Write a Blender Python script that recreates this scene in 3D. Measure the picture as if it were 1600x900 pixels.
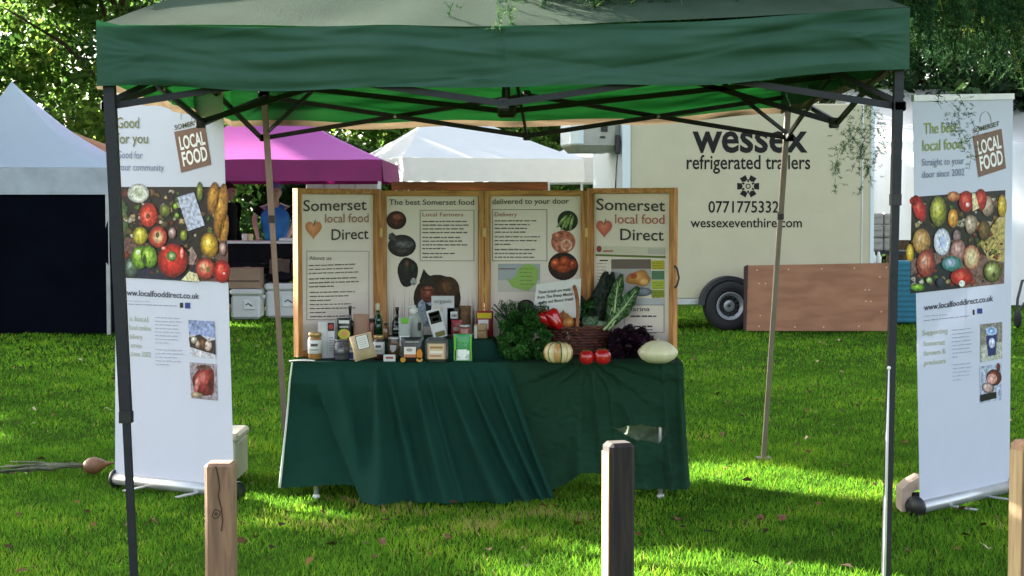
import bpy, bmesh, math, random
import numpy as np
from mathutils import Vector, Matrix, noise
R = math.radians
random.seed(7); rng = np.random.default_rng(11)
for o in list(bpy.data.objects): bpy.data.objects.remove(o)
scn = bpy.context.scene; COL = scn.collection

# ------------------------------------------------------------ camera
F = 2550.0; HC = 1.49; PITCH = math.atan((450-323)/F)
cd = bpy.data.cameras.new('camera'); cam = bpy.data.objects.new('camera', cd); COL.objects.link(cam)
cam.location = (0, 0, HC); cam.rotation_euler = (R(90)-PITCH, 0, 0)
cd.sensor_width = 36; cd.lens = F/1600*36; cd.clip_end = 800; cd.clip_start = 0.1
scn.camera = cam
# ------------------------------------------------------------ sky and sun
SUN_EL = 22.5; SUN_AZ = 53.0           # azimuth: degrees left of straight ahead
w = bpy.data.worlds.new('World'); scn.world = w; w.use_nodes = True
nt = w.node_tree; bg = nt.nodes['Background']
sky = nt.nodes.new('ShaderNodeTexSky'); sky.sky_type = 'NISHITA'; sky.sun_disc = False
sky.sun_elevation = R(SUN_EL); sky.sun_rotation = R(-SUN_AZ); sky.air_density = 1.0; sky.dust_density = 3.0; sky.ozone_density = 0.6
hs = nt.nodes.new('ShaderNodeHueSaturation'); hs.inputs['Saturation'].default_value = .55; nt.links.new(sky.outputs[0], hs.inputs['Color']); nt.links.new(hs.outputs[0], bg.inputs[0]); bg.inputs[1].default_value = 0.068
SD = Vector((-math.sin(R(SUN_AZ))*math.cos(R(SUN_EL)), math.cos(R(SUN_AZ))*math.cos(R(SUN_EL)), math.sin(R(SUN_EL))))
sl = bpy.data.lights.new('sun', 'SUN'); sl.energy = 5.0; sl.angle = R(0.53); sl.color = (1.0, 0.93, 0.8)
so = bpy.data.objects.new('sun', sl); COL.objects.link(so); so.location = (-20, 20, 20)
so.rotation_euler = SD.to_track_quat('Z', 'Y').to_euler()
scn.view_settings.view_transform = 'Standard'; scn.view_settings.look = 'None'
scn.view_settings.exposure = 3.4; scn.view_settings.gamma = 1.0
scn.render.engine = 'CYCLES'
scn.cycles.max_bounces = 8; scn.cycles.transparent_max_bounces = 8

# ------------------------------------------------------------ measuring helpers (photo pixel -> place)
CF = Vector((0, math.cos(PITCH), -math.sin(PITCH))); CU = Vector((0, math.sin(PITCH), math.cos(PITCH))); CO = Vector((0, 0, HC))
def ray(px, py): return Vector((1, 0, 0))*((px-800)/F) + CU*((450-py)/F) + CF
def P(px, py, Y): d = ray(px, py); return CO + d*(Y/d.y)
def Z(px, py, z): d = ray(px, py); return CO + d*((z-HC)/d.z)
def G(px, py): return Z(px, py, 0)
def XY(px, Y, z=0):
    q = Vector((0, Y, z)) - CO; dep = q.dot(CF); return Vector(((px-800)/F*dep, Y, z))

# ------------------------------------------------------------ colours and materials
def lin(c):
    if isinstance(c, str):
        c = [int(c[i:i+2], 16)/255 for i in (1, 3, 5)]
    return tuple(((v/12.92) if v <= .04045 else ((v+.055)/1.055)**2.4) for v in c)
M = {}
def mat(name, col, rough=.6, var=.15, scale=8, bump=0, bscale=40, metal=0, trans=0, coat=0, col2=None, spec=.5, sub=0, tcol=None):
    m = bpy.data.materials.new(name); m.use_nodes = True; t = m.node_tree; n = t.nodes; b = n['Principled BSDF']
    L = t.links
    base = lin(col) if isinstance(col, str) else col
    c2 = (lin(col2) if isinstance(col2, str) else col2) if col2 else tuple(v*(1-var*1.6) for v in base)
    tc = n.new('ShaderNodeTexCoord')
    nz = n.new('ShaderNodeTexNoise'); nz.inputs['Scale'].default_value = scale; nz.inputs['Detail'].default_value = 6; nz.inputs['Roughness'].default_value = .65
    L.new(tc.outputs['Object'], nz.inputs['Vector'])
    r = n.new('ShaderNodeValToRGB'); r.color_ramp.elements[0].position = .3; r.color_ramp.elements[1].position = .7
    r.color_ramp.elements[0].color = (*c2, 1); r.color_ramp.elements[1].color = (*base, 1)
    L.new(nz.outputs[0], r.inputs[0]); L.new(r.outputs[0], b.inputs['Base Color'])
    b.inputs['Roughness'].default_value = rough; b.inputs['Metallic'].default_value = metal
    b.inputs['Coat Weight'].default_value = coat; b.inputs['Specular IOR Level'].default_value = spec
    if bump:
        n2 = n.new('ShaderNodeTexNoise'); n2.inputs['Scale'].default_value = bscale; n2.inputs['Detail'].default_value = 5
        L.new(tc.outputs['Object'], n2.inputs['Vector'])
        bp = n.new('ShaderNodeBump'); bp.inputs['Strength'].default_value = bump; bp.inputs['Distance'].default_value = .02
        L.new(n2.outputs[0], bp.inputs['Height']); L.new(bp.outputs[0], b.inputs['Normal'])
    if trans:
        tr = n.new('ShaderNodeBsdfTranslucent'); mx = n.new('ShaderNodeMixShader'); mx.inputs[0].default_value = trans
        if tcol: tr.inputs[0].default_value = (*(lin(tcol) if isinstance(tcol, str) else tcol), 1)
        else: L.new(r.outputs[0], tr.inputs[0])
        L.new(b.outputs[0], mx.inputs[1]); L.new(tr.outputs[0], mx.inputs[2])
        L.new(mx.outputs[0], n['Material Output'].inputs[0])
    M[name] = m; return m
def attr_mat(name, rough=.5, coat=0, trans=0, ramp=None):
    """colour comes from a face/corner attribute: print (Col) or a per-leaf tint through a ramp"""
    m = bpy.data.materials.new(name); m.use_nodes = True; t = m.node_tree; n = t.nodes; b = n['Principled BSDF']; L = t.links; b.inputs['Specular IOR Level'].default_value = .2
    a = n.new('ShaderNodeAttribute'); a.attribute_name = 'Col' if ramp is None else 'tint'
    if ramp is None: out = a.outputs['Color']
    else:
        r = n.new('ShaderNodeValToRGB'); cr = r.color_ramp
        while len(cr.elements) < len(ramp): cr.elements.new(.5)
        for e, (p, c) in zip(cr.elements, ramp): e.position = p; e.color = (*c, 1)
        L.new(a.outputs['Fac'], r.inputs[0]); out = r.outputs[0]
    L.new(out, b.inputs['Base Color']); b.inputs['Roughness'].default_value = rough; b.inputs['Coat Weight'].default_value = coat
    b.inputs['Coat Roughness'].default_value = .15
    if trans:
        tr = n.new('ShaderNodeBsdfTranslucent'); mx = n.new('ShaderNodeMixShader'); mx.inputs[0].default_value = trans
        L.new(out, tr.inputs[0]); L.new(b.outputs[0], mx.inputs[1]); L.new(tr.outputs[0], mx.inputs[2]); L.new(mx.outputs[0], n['Material Output'].inputs[0])
    if name == 'blade': b.inputs['Specular IOR Level'].default_value = .03
    M[name] = m; return m
def wood_mat(name, c1, c2, scale=6, stretch=(8, 8, .7), rough=.65):
    m = bpy.data.materials.new(name); m.use_nodes = True; t = m.node_tree; n = t.nodes; b = n['Principled BSDF']; L = t.links
    tc = n.new('ShaderNodeTexCoord'); mp = n.new('ShaderNodeMapping'); mp.inputs['Scale'].default_value = stretch
    L.new(tc.outputs['Object'], mp.inputs[0])
    nz = n.new('ShaderNodeTexNoise'); nz.inputs['Scale'].default_value = scale; nz.inputs['Detail'].default_value = 8; nz.inputs['Distortion'].default_value = .8
    L.new(mp.outputs[0], nz.inputs['Vector'])
    r = n.new('ShaderNodeValToRGB'); r.color_ramp.elements[0].position = .35; r.color_ramp.elements[1].position = .65
    r.color_ramp.elements[0].color = (*lin(c2), 1); r.color_ramp.elements[1].color = (*lin(c1), 1)
    L.new(nz.outputs[0], r.inputs[0]); L.new(r.outputs[0], b.inputs['Base Color']); b.inputs['Roughness'].default_value = rough
    bp = n.new('ShaderNodeBump'); bp.inputs['Strength'].default_value = .4; bp.inputs['Distance'].default_value = .005
    L.new(nz.outputs[0], bp.inputs['Height']); L.new(bp.outputs[0], b.inputs['Normal'])
    M[name] = m; return m

# ------------------------------------------------------------ mesh builder
class MB:
    def __init__(s): s.v = []; s.f = []; s.c = []; s.sm = []
    def add(s, vs, fs, smooth=False, col=None):
        k = len(s.v); s.v += [tuple(v) for v in vs]; s.f += [tuple(i+k for i in f) for f in fs]; s.sm += [smooth]*len(fs)
        if col is not None: s.c += [col]*len(vs) if not isinstance(col, list) else col
        return s
    def box(s, c, size, rz=0, rx=0, ry=0, bev=0, mtx=None):
        hx, hy, hz = [d/2 for d in size]; b = min(bev, hx*.9, hy*.9, hz*.9)
        if b <= 0:
            vs = [Vector((x, y, z)) for z in (-hz, hz) for y in (-hy, hy) for x in (-hx, hx)]
            fs = [(0, 2, 3, 1), (4, 5, 7, 6), (0, 1, 5, 4), (2, 6, 7, 3), (0, 4, 6, 2), (1, 3, 7, 5)]
        else:
            ring = []
            for z, ins in ((-hz, b), (-hz+b, 0), (hz-b, 0), (hz, b)):
                X, Y = hx-ins, hy-ins; e = b if ins == 0 else b*.3
                ring.append([Vector(q) for q in ((X-e, Y, z), (X, Y-e, z), (X, -Y+e, z), (X-e, -Y, z), (-X+e, -Y, z), (-X, -Y+e, z), (-X, Y-e, z), (-X+e, Y, z))])
            vs = [q for r_ in ring for q in r_]; fs = []
            for k in range(3):
                for i in range(8): a = k*8+i; bb = k*8+(i+1) % 8; fs.append((a, a+8, bb+8, bb))
            fs.append(tuple(range(8))); fs.append(tuple(reversed(range(24, 32))))
        mt = mtx if mtx is not None else Matrix.Translation(Vector(c)) @ Matrix.Rotation(rz, 4, 'Z') @ Matrix.Rotation(ry, 4, 'Y') @ Matrix.Rotation(rx, 4, 'X')
        return s.add([mt @ v for v in vs], fs)
    def bar(s, p0, p1, w, h=None, up=None):
        p0 = Vector(p0); p1 = Vector(p1); h = h or w; d = (p1-p0); ln = d.length; d.normalize()
        u = up or (Vector((0, 0, 1)) if abs(d.z) < .9 else Vector((0, 1, 0)))
        a = d.cross(Vector(u)).normalized(); b = a.cross(d).normalized()
        vs = [p + a*(i*w/2) + b*(j*h/2) for p in (p0, p1) for i, j in ((-1, -1), (1, -1), (1, 1), (-1, 1))]
        return s.add(vs, [(0, 1, 2, 3), (7, 6, 5, 4), (0, 4, 5, 1), (1, 5, 6, 2), (2, 6, 7, 3), (3, 7, 4, 0)])
    def tube(s, pts, rad, n=8, caps=True):
        pts = [Vector(p) for p in pts]; k = len(pts)
        if not isinstance(rad, (list, tuple)): rad = [rad]*k
        vs = []; a = None
        for i, p in enumerate(pts):
            d = (pts[min(i+1, k-1)]-pts[max(i-1, 0)]).normalized()
            if a is None: a = d.cross(Vector((0, 0, 1)) if abs(d.z) < .9 else Vector((1, 0, 0))).normalized()
            else: a = (a-d*a.dot(d)).normalized()
            b = d.cross(a)
            vs += [p + (a*math.cos(2*math.pi*j/n)+b*math.sin(2*math.pi*j/n))*rad[i] for j in range(n)]
        fs = [(i*n+j, i*n+(j+1) % n, (i+1)*n+(j+1) % n, (i+1)*n+j) for i in range(k-1) for j in range(n)]
        if caps: fs += [tuple(reversed(range(n))), tuple(range((k-1)*n, k*n))]
        return s.add(vs, fs, True)
    def lathe(s, c, prof, n=24, sx=1, sy=1, mtx=None, lobes=0, amp=0):
        c = Vector(c); vs = []
        for r_, z in prof:
            for j in range(n):
                t = 2*math.pi*j/n; rr = r_*(1+amp*(abs(math.cos(lobes*t/2))-.6)) if lobes else r_
                q = Vector((math.cos(t)*rr*sx, math.sin(t)*rr*sy, z)); vs.append((mtx @ q) if mtx else c+q)
        k = len(prof)
        fs = [(i*n+j, i*n+(j+1) % n, (i+1)*n+(j+1) % n, (i+1)*n+j) for i in range(k-1) for j in range(n)]
        fs += [tuple(reversed(range(n))), tuple(range((k-1)*n, k*n))]
        return s.add(vs, fs, True)
    def ball(s, c, r, n=12, m=8, mtx=None, wob=0, seed=0):
        if not isinstance(r, (tuple, list)): r = (r, r, r)
        c = Vector(c); vs = []
        for i in range(m+1):
            ph = math.pi*i/m - math.pi/2
            for j in range(n):
                t = 2*math.pi*j/n; d = Vector((math.cos(ph)*math.cos(t), math.cos(ph)*math.sin(t), math.sin(ph)))
                k = 1+wob*noise.noise(d*2.5+Vector((seed, seed*.7, 0)))
                q = Vector((d.x*r[0]*k, d.y*r[1]*k, d.z*r[2]*k)); vs.append((mtx @ q if mtx else q)+c)
        fs = [(i*n+j, i*n+(j+1) % n, (i+1)*n+(j+1) % n, (i+1)*n+j) for i in range(m) for j in range(n)]
        return s.add(vs, fs, True)
    def prism(s, pts, ext):
        """polygon (3D points) extruded by vector ext"""
        pts = [Vector(p) for p in pts]; n = len(pts); e = Vector(ext)
        return s.add(pts+[p+e for p in pts], [tuple(range(n)), tuple(reversed(range(n, 2*n)))]+[(i, i+n, (i+1) % n+n, (i+1) % n) for i in range(n)])
    def grid(s, fn, nu, nv, smooth=True, skip=None):
        vs = [fn(i/nu, j/nv) for j in range(nv+1) for i in range(nu+1)]
        fs = []
        for j in range(nv):
            for i in range(nu):
                f = (j*(nu+1)+i, j*(nu+1)+i+1, (j+1)*(nu+1)+i+1, (j+1)*(nu+1)+i)
                if skip and skip(sum((Vector(vs[q]) for q in f), Vector())/4): continue
                fs.append(f)
        return s.add(vs, fs, smooth)
    def build(s, name, m, parent=None, fix=True):
        me = bpy.data.meshes.new(name); org = Vector((0, 0, 0)); p = parent
        while p is not None: org += Vector(p.location); p = p.parent
        me.from_pydata([(v[0]-org.x, v[1]-org.y, v[2]-org.z) for v in s.v], [], s.f)
        me.polygons.foreach_set('use_smooth', s.sm)
        if s.c:
            ca = me.color_attributes.new('Col', 'FLOAT_COLOR', 'POINT'); ca.data.foreach_set('color', [x for c in s.c for x in (*c, 1)])
        elif fix:
            bm = bmesh.new(); bm.from_mesh(me); bmesh.ops.recalc_face_normals(bm, faces=bm.faces); bm.to_mesh(me); bm.free()
        me.materials.append(M[m] if isinstance(m, str) else m)
        o = bpy.data.objects.new(name, me); COL.objects.link(o)
        if parent is not None: o.parent = parent
        return o
def tag(o, label=None, cat=None, group=None, kind=None):
    if label: o['label'] = label
    if cat: o['category'] = cat
    if group: o['group'] = group
    if kind: o['kind'] = kind
    return o
def thing(name, label, cat, loc=(0, 0, 0), group=None):
    o = bpy.data.objects.new(name, None); COL.objects.link(o); o.location = loc; o.empty_display_size = .1
    return tag(o, label, cat, group)

# ------------------------------------------------------------ flat print on a plane
_tc = {}
def glyphs(s, off=0.0, cs=1.0):
    k = (s, off, cs)
    if k not in _tc:
        cu = bpy.data.curves.new('t', 'FONT'); cu.body = s; cu.resolution_u = 3; cu.offset = off; cu.fill_mode = 'FRONT'; cu.space_character = cs
        ob = bpy.data.objects.new('t', cu); me = bpy.data.meshes.new_from_object(ob)
        vs = [tuple(v.co[:2]) for v in me.vertices]; fs = [tuple(p.vertices) for p in me.polygons]
        bpy.data.objects.remove(ob); bpy.data.curves.remove(cu); bpy.data.meshes.remove(me)
        x0 = min(v[0] for v in vs); vs = [(a-x0, b) for a, b in vs]
        _tc[k] = (vs, fs, max(v[0] for v in vs))
    return _tc[k]
class Print:
    """flat ink on a real plane; element positions are measured in the photo and laid onto the plane"""
    def __init__(s, p0, p1, p2):   # three world points of the plane, facing the camera
        s.p = Vector(p0); n = (Vector(p1)-s.p).cross(Vector(p2)-s.p).normalized()
        if n.dot(CO-s.p) < 0: n = -n
        s.n = n; s.m = MB(); s.k = 1
    def new(s): q = Print.__new__(Print); q.p = s.p; q.n = s.n; q.m = MB(); q.k = s.k; return q
    def at(s, px, py, k=0):
        d = ray(px, py); o = s.p + s.n*(.0012+.0007*k)
        return CO + d*((o-CO).dot(s.n)/d.dot(s.n))
    def poly(s, pts, col, k=None):
        k = s.k if k is None else k
        s.m.add([s.at(x, y, k) for x, y in pts], [tuple(range(len(pts)))], False, lin(col) if isinstance(col, str) else col); return s
    def rect(s, x0, y0, x1, y1, col, k=None, sl=0):
        return s.poly([(x0, y0), (x1, y0+sl), (x1, y1+sl), (x0, y1)], col, k)
    def ell(s, cx, cy, rx, ry, cols, k=None, rot=0, hx=-.25, hy=-.3, n=22, wob=0):
        k = s.k if k is None else k
        cs = [lin(c) for c in cols]; m = len(cs); pts = [(cx+hx*rx, cy+hy*ry)]; cc = [cs[0]]; fs = []; ca, sa = math.cos(rot), math.sin(rot)
        for q in range(1, m):
            t = q/(m-1)
            for j in range(n):
                a = 2*math.pi*j/n; wv = 1+wob*math.sin(3*a+cx)+wob*.6*math.sin(5*a+cy)
                X = rx*t*math.cos(a)*wv; Y = ry*t*math.sin(a)*wv
                ox, oy = hx*rx*(1-t), hy*ry*(1-t)
                pts.append((cx+ox+X*ca-Y*sa, cy+oy+X*sa+Y*ca)); cc.append(cs[q])
        for j in range(n): fs.append((0, 1+j, 1+(j+1) % n))
        for q in range(m-2):
            for j in range(n): a = 1+q*n+j; b = 1+q*n+(j+1) % n; fs.append((a, a+n, b+n, b))
        s.m.add([s.at(x, y, k) for x, y in pts], fs, False, cc); return s
    def text(s, t, x0, y0, x1, y1, h, col, off=0, k=None, up=(0, -1), cs=1.0, cap=.7):
        k = s.k+2 if k is None else k
        vs, fs, W = glyphs(t, off, cs)
        pts = [(x0+a/W*(x1-x0)+up[0]*b/cap*h, y0+a/W*(y1-y0)+up[1]*b/cap*h) for a, b in vs]
        s.m.add([s.at(x, y, k) for x, y in pts], fs, False, lin(col)); return s
    def lines(s, x0, y0, x1, dy, n, col='#555050', th=1.6, sl=0, rag=.25, seed=1, k=None, short=()):
        rr = random.Random(seed)
        for i in range(n):
            y = y0+i*dy; x = x0; xe = x1-(x1-x0)*(rr.random()*rag) - (x1-x0)*(.45 if i in short else 0)
            while x < xe-2:
                wd = min(rr.uniform(3, 11), xe-x); t0 = y+sl*(x-x0)
                s.poly([(x, t0-th/2*rr.uniform(.7, 1.2)), (x+wd, t0+sl*wd-th/2*rr.uniform(.7, 1.2)), (x+wd, t0+sl*wd+th/2), (x, t0+th/2)], col, s.k+2 if k is None else k); x += wd+rr.uniform(1, 1.8)
        return s
    def frame(s, x0, y0, x1, y1, col, th=1, sl=0, k=None):
        s.rect(x0, y0, x1, y0+th, col, k, sl); s.rect(x0, y1-th, x1, y1, col, k, sl)
        s.rect(x0, y0+th, x0+th, y1-th, col, k); s.poly([(x1-th, y0+sl+th), (x1, y0+sl+th), (x1, y1+sl-th), (x1-th, y1+sl-th)], col, k); return s
    def build(s, name, parent, m='print'): return s.m.build(name, m, parent)

# ------------------------------------------------------------ leaves
def leaf_obj(name, C, size, tint, m, parent=None, asp=.55, up=.3, seed=1, kind=None, fold=True):
    """many small leaf-shaped faces; C (N,3)"""
    r = np.random.default_rng(seed); N = len(C)
    n = r.normal(size=(N, 3)); n[:, 2] = np.abs(n[:, 2])+up; n /= np.linalg.norm(n, axis=1)[:, None]
    a = np.cross(n, r.normal(size=(N, 3))); a /= np.linalg.norm(a, axis=1)[:, None]; b = np.cross(n, a)
    s = (np.ones(N)*size*r.uniform(.65, 1.25, N))[:, None]
    lift = n*s*.12
    V = np.stack([C-a*s*.5, C-b*s*asp*.5+lift-a*s*.05, C+a*s*.5, C+b*s*asp*.5+lift-a*s*.05], 1).reshape(-1, 3)
    org = np.array(parent.location) if parent is not None else np.zeros(3)
    V = V-org
    me = bpy.data.meshes.new(name); me.vertices.add(4*N); me.vertices.foreach_set('co', V.astype(np.float32).ravel())
    me.loops.add(4*N); me.polygons.add(N)
    me.loops.foreach_set('vertex_index', np.arange(4*N, dtype=np.int32)); me.polygons.foreach_set('loop_start', np.arange(0, 4*N, 4, dtype=np.int32))
    at = me.attributes.new('tint', 'FLOAT', 'FACE'); at.data.foreach_set('value', np.asarray(tint, dtype=np.float32))
    me.update(calc_edges=True); me.materials.append(M[m]); o = bpy.data.objects.new(name, me); COL.objects.link(o)
    if parent is not None: o.parent = parent
    if kind: o['kind'] = kind
    return o
def tri_obj(name, V, T, tint, m, parent=None, kind=None):
    """V (N,3), T (K,3) int, tint per face"""
    org = np.array(parent.location) if parent is not None else np.zeros(3)
    me = bpy.data.meshes.new(name); me.vertices.add(len(V)); me.vertices.foreach_set('co', (V-org).astype(np.float32).ravel())
    me.loops.add(3*len(T)); me.polygons.add(len(T))
    me.loops.foreach_set('vertex_index', T.astype(np.int32).ravel()); me.polygons.foreach_set('loop_start', np.arange(0, 3*len(T), 3, dtype=np.int32))
    at = me.attributes.new('tint', 'FLOAT', 'FACE'); at.data.foreach_set('value', np.asarray(tint, dtype=np.float32))
    me.update(calc_edges=True); me.materials.append(M[m]); o = bpy.data.objects.new(name, me); COL.objects.link(o)
    if parent is not None: o.parent = parent
    if kind: o['kind'] = kind
    return o
def clumps(centers, rad, per, seed=1, flat=.8):
    r = np.random.default_rng(seed); centers = np.asarray(centers); K = len(centers)
    d = r.normal(size=(K, per, 3)); d /= np.linalg.norm(d, axis=2)[..., None]
    rr = r.uniform(.15, 1, (K, per, 1))**.5*np.asarray(rad).reshape(-1, 1, 1)*np.ones((K, 1, 1)); d = d*rr; d[..., 2] *= flat
    ct = r.uniform(0, 1, (K, 1))
    return (centers[:, None, :]+d).reshape(-1, 3), (ct*.55+r.uniform(0, .45, (K, per))).ravel()

# ------------------------------------------------------------ materials
attr_mat('print', .5); attr_mat('gloss_print', .35, coat=.12); attr_mat('photo_print', .45, coat=.1)
for _n in ('photo_print',):
    _t = M[_n].node_tree; _b = _t.nodes['Principled BSDF']; _a = [x for x in _t.nodes if x.type == 'ATTRIBUTE'][0]; _z = _t.nodes.new('ShaderNodeTexNoise'); _z.inputs['Scale'].default_value = 55; _z.inputs['Detail'].default_value = 7; _c = _t.nodes.new('ShaderNodeTexCoord'); _t.links.new(_c.outputs['Object'], _z.inputs['Vector'])
    _r = _t.nodes.new('ShaderNodeMapRange'); _r.inputs[1].default_value = .3; _r.inputs[2].default_value = .7; _r.inputs[3].default_value = .35; _r.inputs[4].default_value = 1.35; _t.links.new(_z.outputs[0], _r.inputs[0])
    _v = _t.nodes.new('ShaderNodeVectorMath'); _v.operation = 'SCALE'; _t.links.new(_a.outputs['Color'], _v.inputs[0]); _t.links.new(_r.outputs[0], _v.inputs['Scale']); _t.links.new(_v.outputs[0], _b.inputs['Base Color'])
attr_mat('leaf_broad', .6, trans=.55, ramp=[(0, (.02, .055, .012)), (.5, (.08, .17, .03)), (.85, (.18, .30, .05)), (1, (.48, .50, .09))])
attr_mat('leaf_dark', .55, trans=.25, ramp=[(0, (.006, .02, .008)), (.6, (.02, .05, .015)), (1, (.05, .10, .03))])
attr_mat('needle', .8, trans=.3, ramp=[(0, (.008, .030, .010)), (.45, (.022, .075, .026)), (.85, (.07, .16, .04)), (1, (.30, .34, .06))])
attr_mat('blade', .9, trans=.4, ramp=[(0, (.038, .105, .010)), (.5, (.098, .245, .018)), (.85, (.21, .36, .022)), (.97, (.22, .28, .03)), (1, (.32, .26, .10))])
attr_mat('parsley', .45, trans=.3, ramp=[(0, (.008, .04, .008)), (.6, (.03, .12, .02)), (1, (.09, .24, .05))])
attr_mat('purple_leaf', .5, trans=.05, ramp=[(0, (.006, .002, .005)), (.7, (.018, .005, .013)), (1, (.05, .016, .034))])
mat('soil', (.040, .085, .010), .95, spec=.0, col2=(.022, .045, .010), scale=3, bump=.5, bscale=60)
mat('canopy_green', (.046, .112, .076), .85, col2=(.034, .088, .060), spec=.15, var=.12, scale=2.5, bump=.15, bscale=300, trans=.22, tcol=(.004, .050, .008))
mat('roof_green', (.045, .078, .050), .9, spec=.15, var=.2, scale=3, bump=.15, bscale=250, trans=.15, tcol=(.004, .04, .008))
mat('hem_tan', (.16, .12, .075), .8, trans=.3)
mat('steel_dark', (.022, .023, .028), .5, spec=.3, metal=.2, bump=.1); mat('steel_grey', (.16, .16, .18), .4, metal=.6)
mat('steel_tan', (.21, .175, .14), .5, metal=.2); mat('steel_pale', (.45, .45, .47), .35, metal=.7)
mat('black_plastic', (.012, .012, .014), .45); mat('white_plastic', (.72, .72, .68), .45, var=.05)
mat('banner_white', (.58, .60, .70), .45, var=.02, trans=.12); mat('rail_grey', (.55, .56, .56), .35, metal=.6)
mat('tablecloth', (.010, .052, .036), .9, var=.12, spec=.12, scale=4, bump=.25, bscale=180, trans=.06)
mat('tablecloth_olive', (.015, .052, .029), .9, var=.15, spec=.12, scale=4, bump=.25, bscale=180, trans=.08)
mat('sunlit_cloth', (.62, .66, .60), .7, var=.05); mat('sunlit_grass_green', (.72, .85, .70), .35, var=.1, trans=.5)
mat('frame_white', (.7, .7, .7), .4)
wood_mat('pine', '#d09555', '#9c6434', 5, (10, 10, .8)); wood_mat('pine_h', '#d09555', '#9c6434', 5, (.8, 10, 10)); wood_mat('brown_board', '#8a5530', '#6d3f20', 4, (.8, 8, 8))
wood_mat('post_wood', '#8c6a50', '#6b4f3b', 5, (10, 10, .9)); wood_mat('post_dark', '#2a201d', '#15100f', 5, (10, 10, .9), .9); wood_mat('post_sunlit', '#947c5a', '#7a6446', 5, (10, 10, .9))
wood_mat('plywood', '#986a4c', '#84583c', 2.2, (1, 1, 3.5)); wood_mat('ply_edge', '#3e1c18', '#2a1210', 4)
mat('poster', (.78, .67, .60), .35, var=.02, coat=.12); mat('backing', (.30, .22, .14), .8)
wood_mat('bark', '#5a4636', '#33261c', 4, (6, 6, 1), .9)
mat('tent_white', (.78, .80, .84), .7, var=.04, scale=1.5, trans=.35); mat('tent_cream', (.72, .70, .66), .7, var=.04, trans=.25)
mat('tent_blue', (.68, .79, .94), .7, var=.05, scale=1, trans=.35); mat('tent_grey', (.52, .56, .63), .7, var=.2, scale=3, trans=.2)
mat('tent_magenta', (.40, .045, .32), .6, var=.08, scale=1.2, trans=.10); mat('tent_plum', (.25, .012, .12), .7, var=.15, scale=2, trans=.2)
mat('navy_cloth', (.0025, .0035, .008), .95, spec=.05, var=.3, scale=2); mat('orange_cloth', (.50, .26, .14), .8)
mat('trailer_cream', (.47, .43, .29), .5, var=.06, scale=2.5, bump=.03, bscale=15); mat('trailer_nose', (.60, .68, .70), .4, var=.04)
mat('unit_grey', (.36, .36, .31), .5); mat('tyre', (.018, .018, .02), .85, bump=.3, bscale=50); mat('hub_steel', (.40, .41, .43), .4, metal=.5)
mat('mudguard', (.03, .033, .04), .5); mat('chassis', (.02, .02, .022), .7)
mat('teal_plastic', (.0, .16, .25), .45, var=.1); mat('grey_crate', (.38, .36, .34), .7)
mat('cardboard', (.30, .20, .13), .85, var=.12); mat('cardboard_dark', (.10, .06, .05), .85, var=.2); mat('foam_white', (.56, .57, .55), .6, var=.04, bump=.1, bscale=80)
mat('skin', (.52, .36, .28), .5, var=.06); mat('hair_dark', (.025, .015, .012), .8, bump=.4, bscale=90); mat('black_jacket', (.008, .008, .011), .9, spec=.1, var=.3)
mat('blue_vest', (.015, .20, .58), .6, var=.12, scale=5, bump=.5, bscale=22); mat('white_stripe', (.75, .75, .78), .6); mat('cap_blue', (.12, .24, .45), .7); mat('jeans', (.02, .03, .06), .8)
mat('stone_grey', (.16, .17, .19), .9, var=.5, scale=6, bump=.5, bscale=10); mat('roof_slate', (.09, .09, .10), .8)
# food and packets
mat('glass_dark', (.010, .012, .010), .12, coat=.4); mat('glass_green', (.008, .055, .018), .12, coat=.4); mat('glass_amber', (.16, .075, .03), .15, coat=.3)
mat('lid_black', (.012, .012, .012), .35); mat('lid_gold', (.45, .30, .12), .35, metal=.6); mat('label_white', (.66, .64, .62), .5, var=.03); mat('label_cream', (.60, .56, .40), .5)
mat('honey', (.35, .17, .05), .2, coat=.3); mat('preserve_dark', (.06, .02, .015), .2, coat=.4); mat('preserve_red', (.33, .10, .07), .3, coat=.3); mat('kraft_pink', (.34, .19, .13), .7)
mat('cheese', (.55, .40, .24), .45, coat=.3, var=.2, scale=25); mat('jug_grey', (.33, .36, .33), .35, var=.05); mat('cap_white', (.70, .70, .66), .4)
mat('packet_green', (.03, .30, .08), .35, coat=.3); mat('packet_lime', (.25, .55, .08), .4); mat('packet_white', (.66, .65, .66), .4, coat=.15); mat('packet_black', (.015, .015, .018), .4, coat=.2)
mat('packet_tan', (.48, .30, .15), .5); mat('packet_red', (.35, .03, .04), .4); mat('packet_yellow', (.50, .40, .05), .4); mat('bread', (.25, .13, .06), .8, var=.4, scale=30, bump=.5, bscale=60)
mat('snack_orange', (.50, .22, .04), .5, var=.5, scale=30); mat('tumbler', (.10, .10, .11), .15, coat=.4, var=.3, scale=20)
mat('pepper_red', (.55, .008, .012), .18, coat=.6, var=.15, scale=10); mat('onion', (.55, .20, .05), .35, var=.3, scale=20); mat('root_tan', (.5, .38, .25), .8)
mat('tomato', (.50, .012, .015), .2, coat=.5, var=.2, scale=12); mat('stem_green', (.05, .12, .02), .7); mat('pattypan', (.66, .62, .40), .45, var=.08, scale=8, coat=.15)
mat('squash_cream', (.68, .55, .30), .4, coat=.2); mat('squash_orange', (.52, .30, .10), .4, coat=.2); mat('squash_green', (.03, .08, .02), .4)
mat('chard', (.025, .10, .015), .35, var=.35, scale=20, bump=.6, bscale=50, coat=.2); mat('kale_dark', (.006, .022, .010), .5, var=.4, scale=30, bump=.8, bscale=60); mat('rib', (.42, .58, .25), .4)
mat('cabbage', (.20, .30, .18), .5, var=.4, scale=14, bump=.4, bscale=30); mat('cabbage_pale', (.42, .52, .34), .5, var=.2, scale=14)
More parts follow.
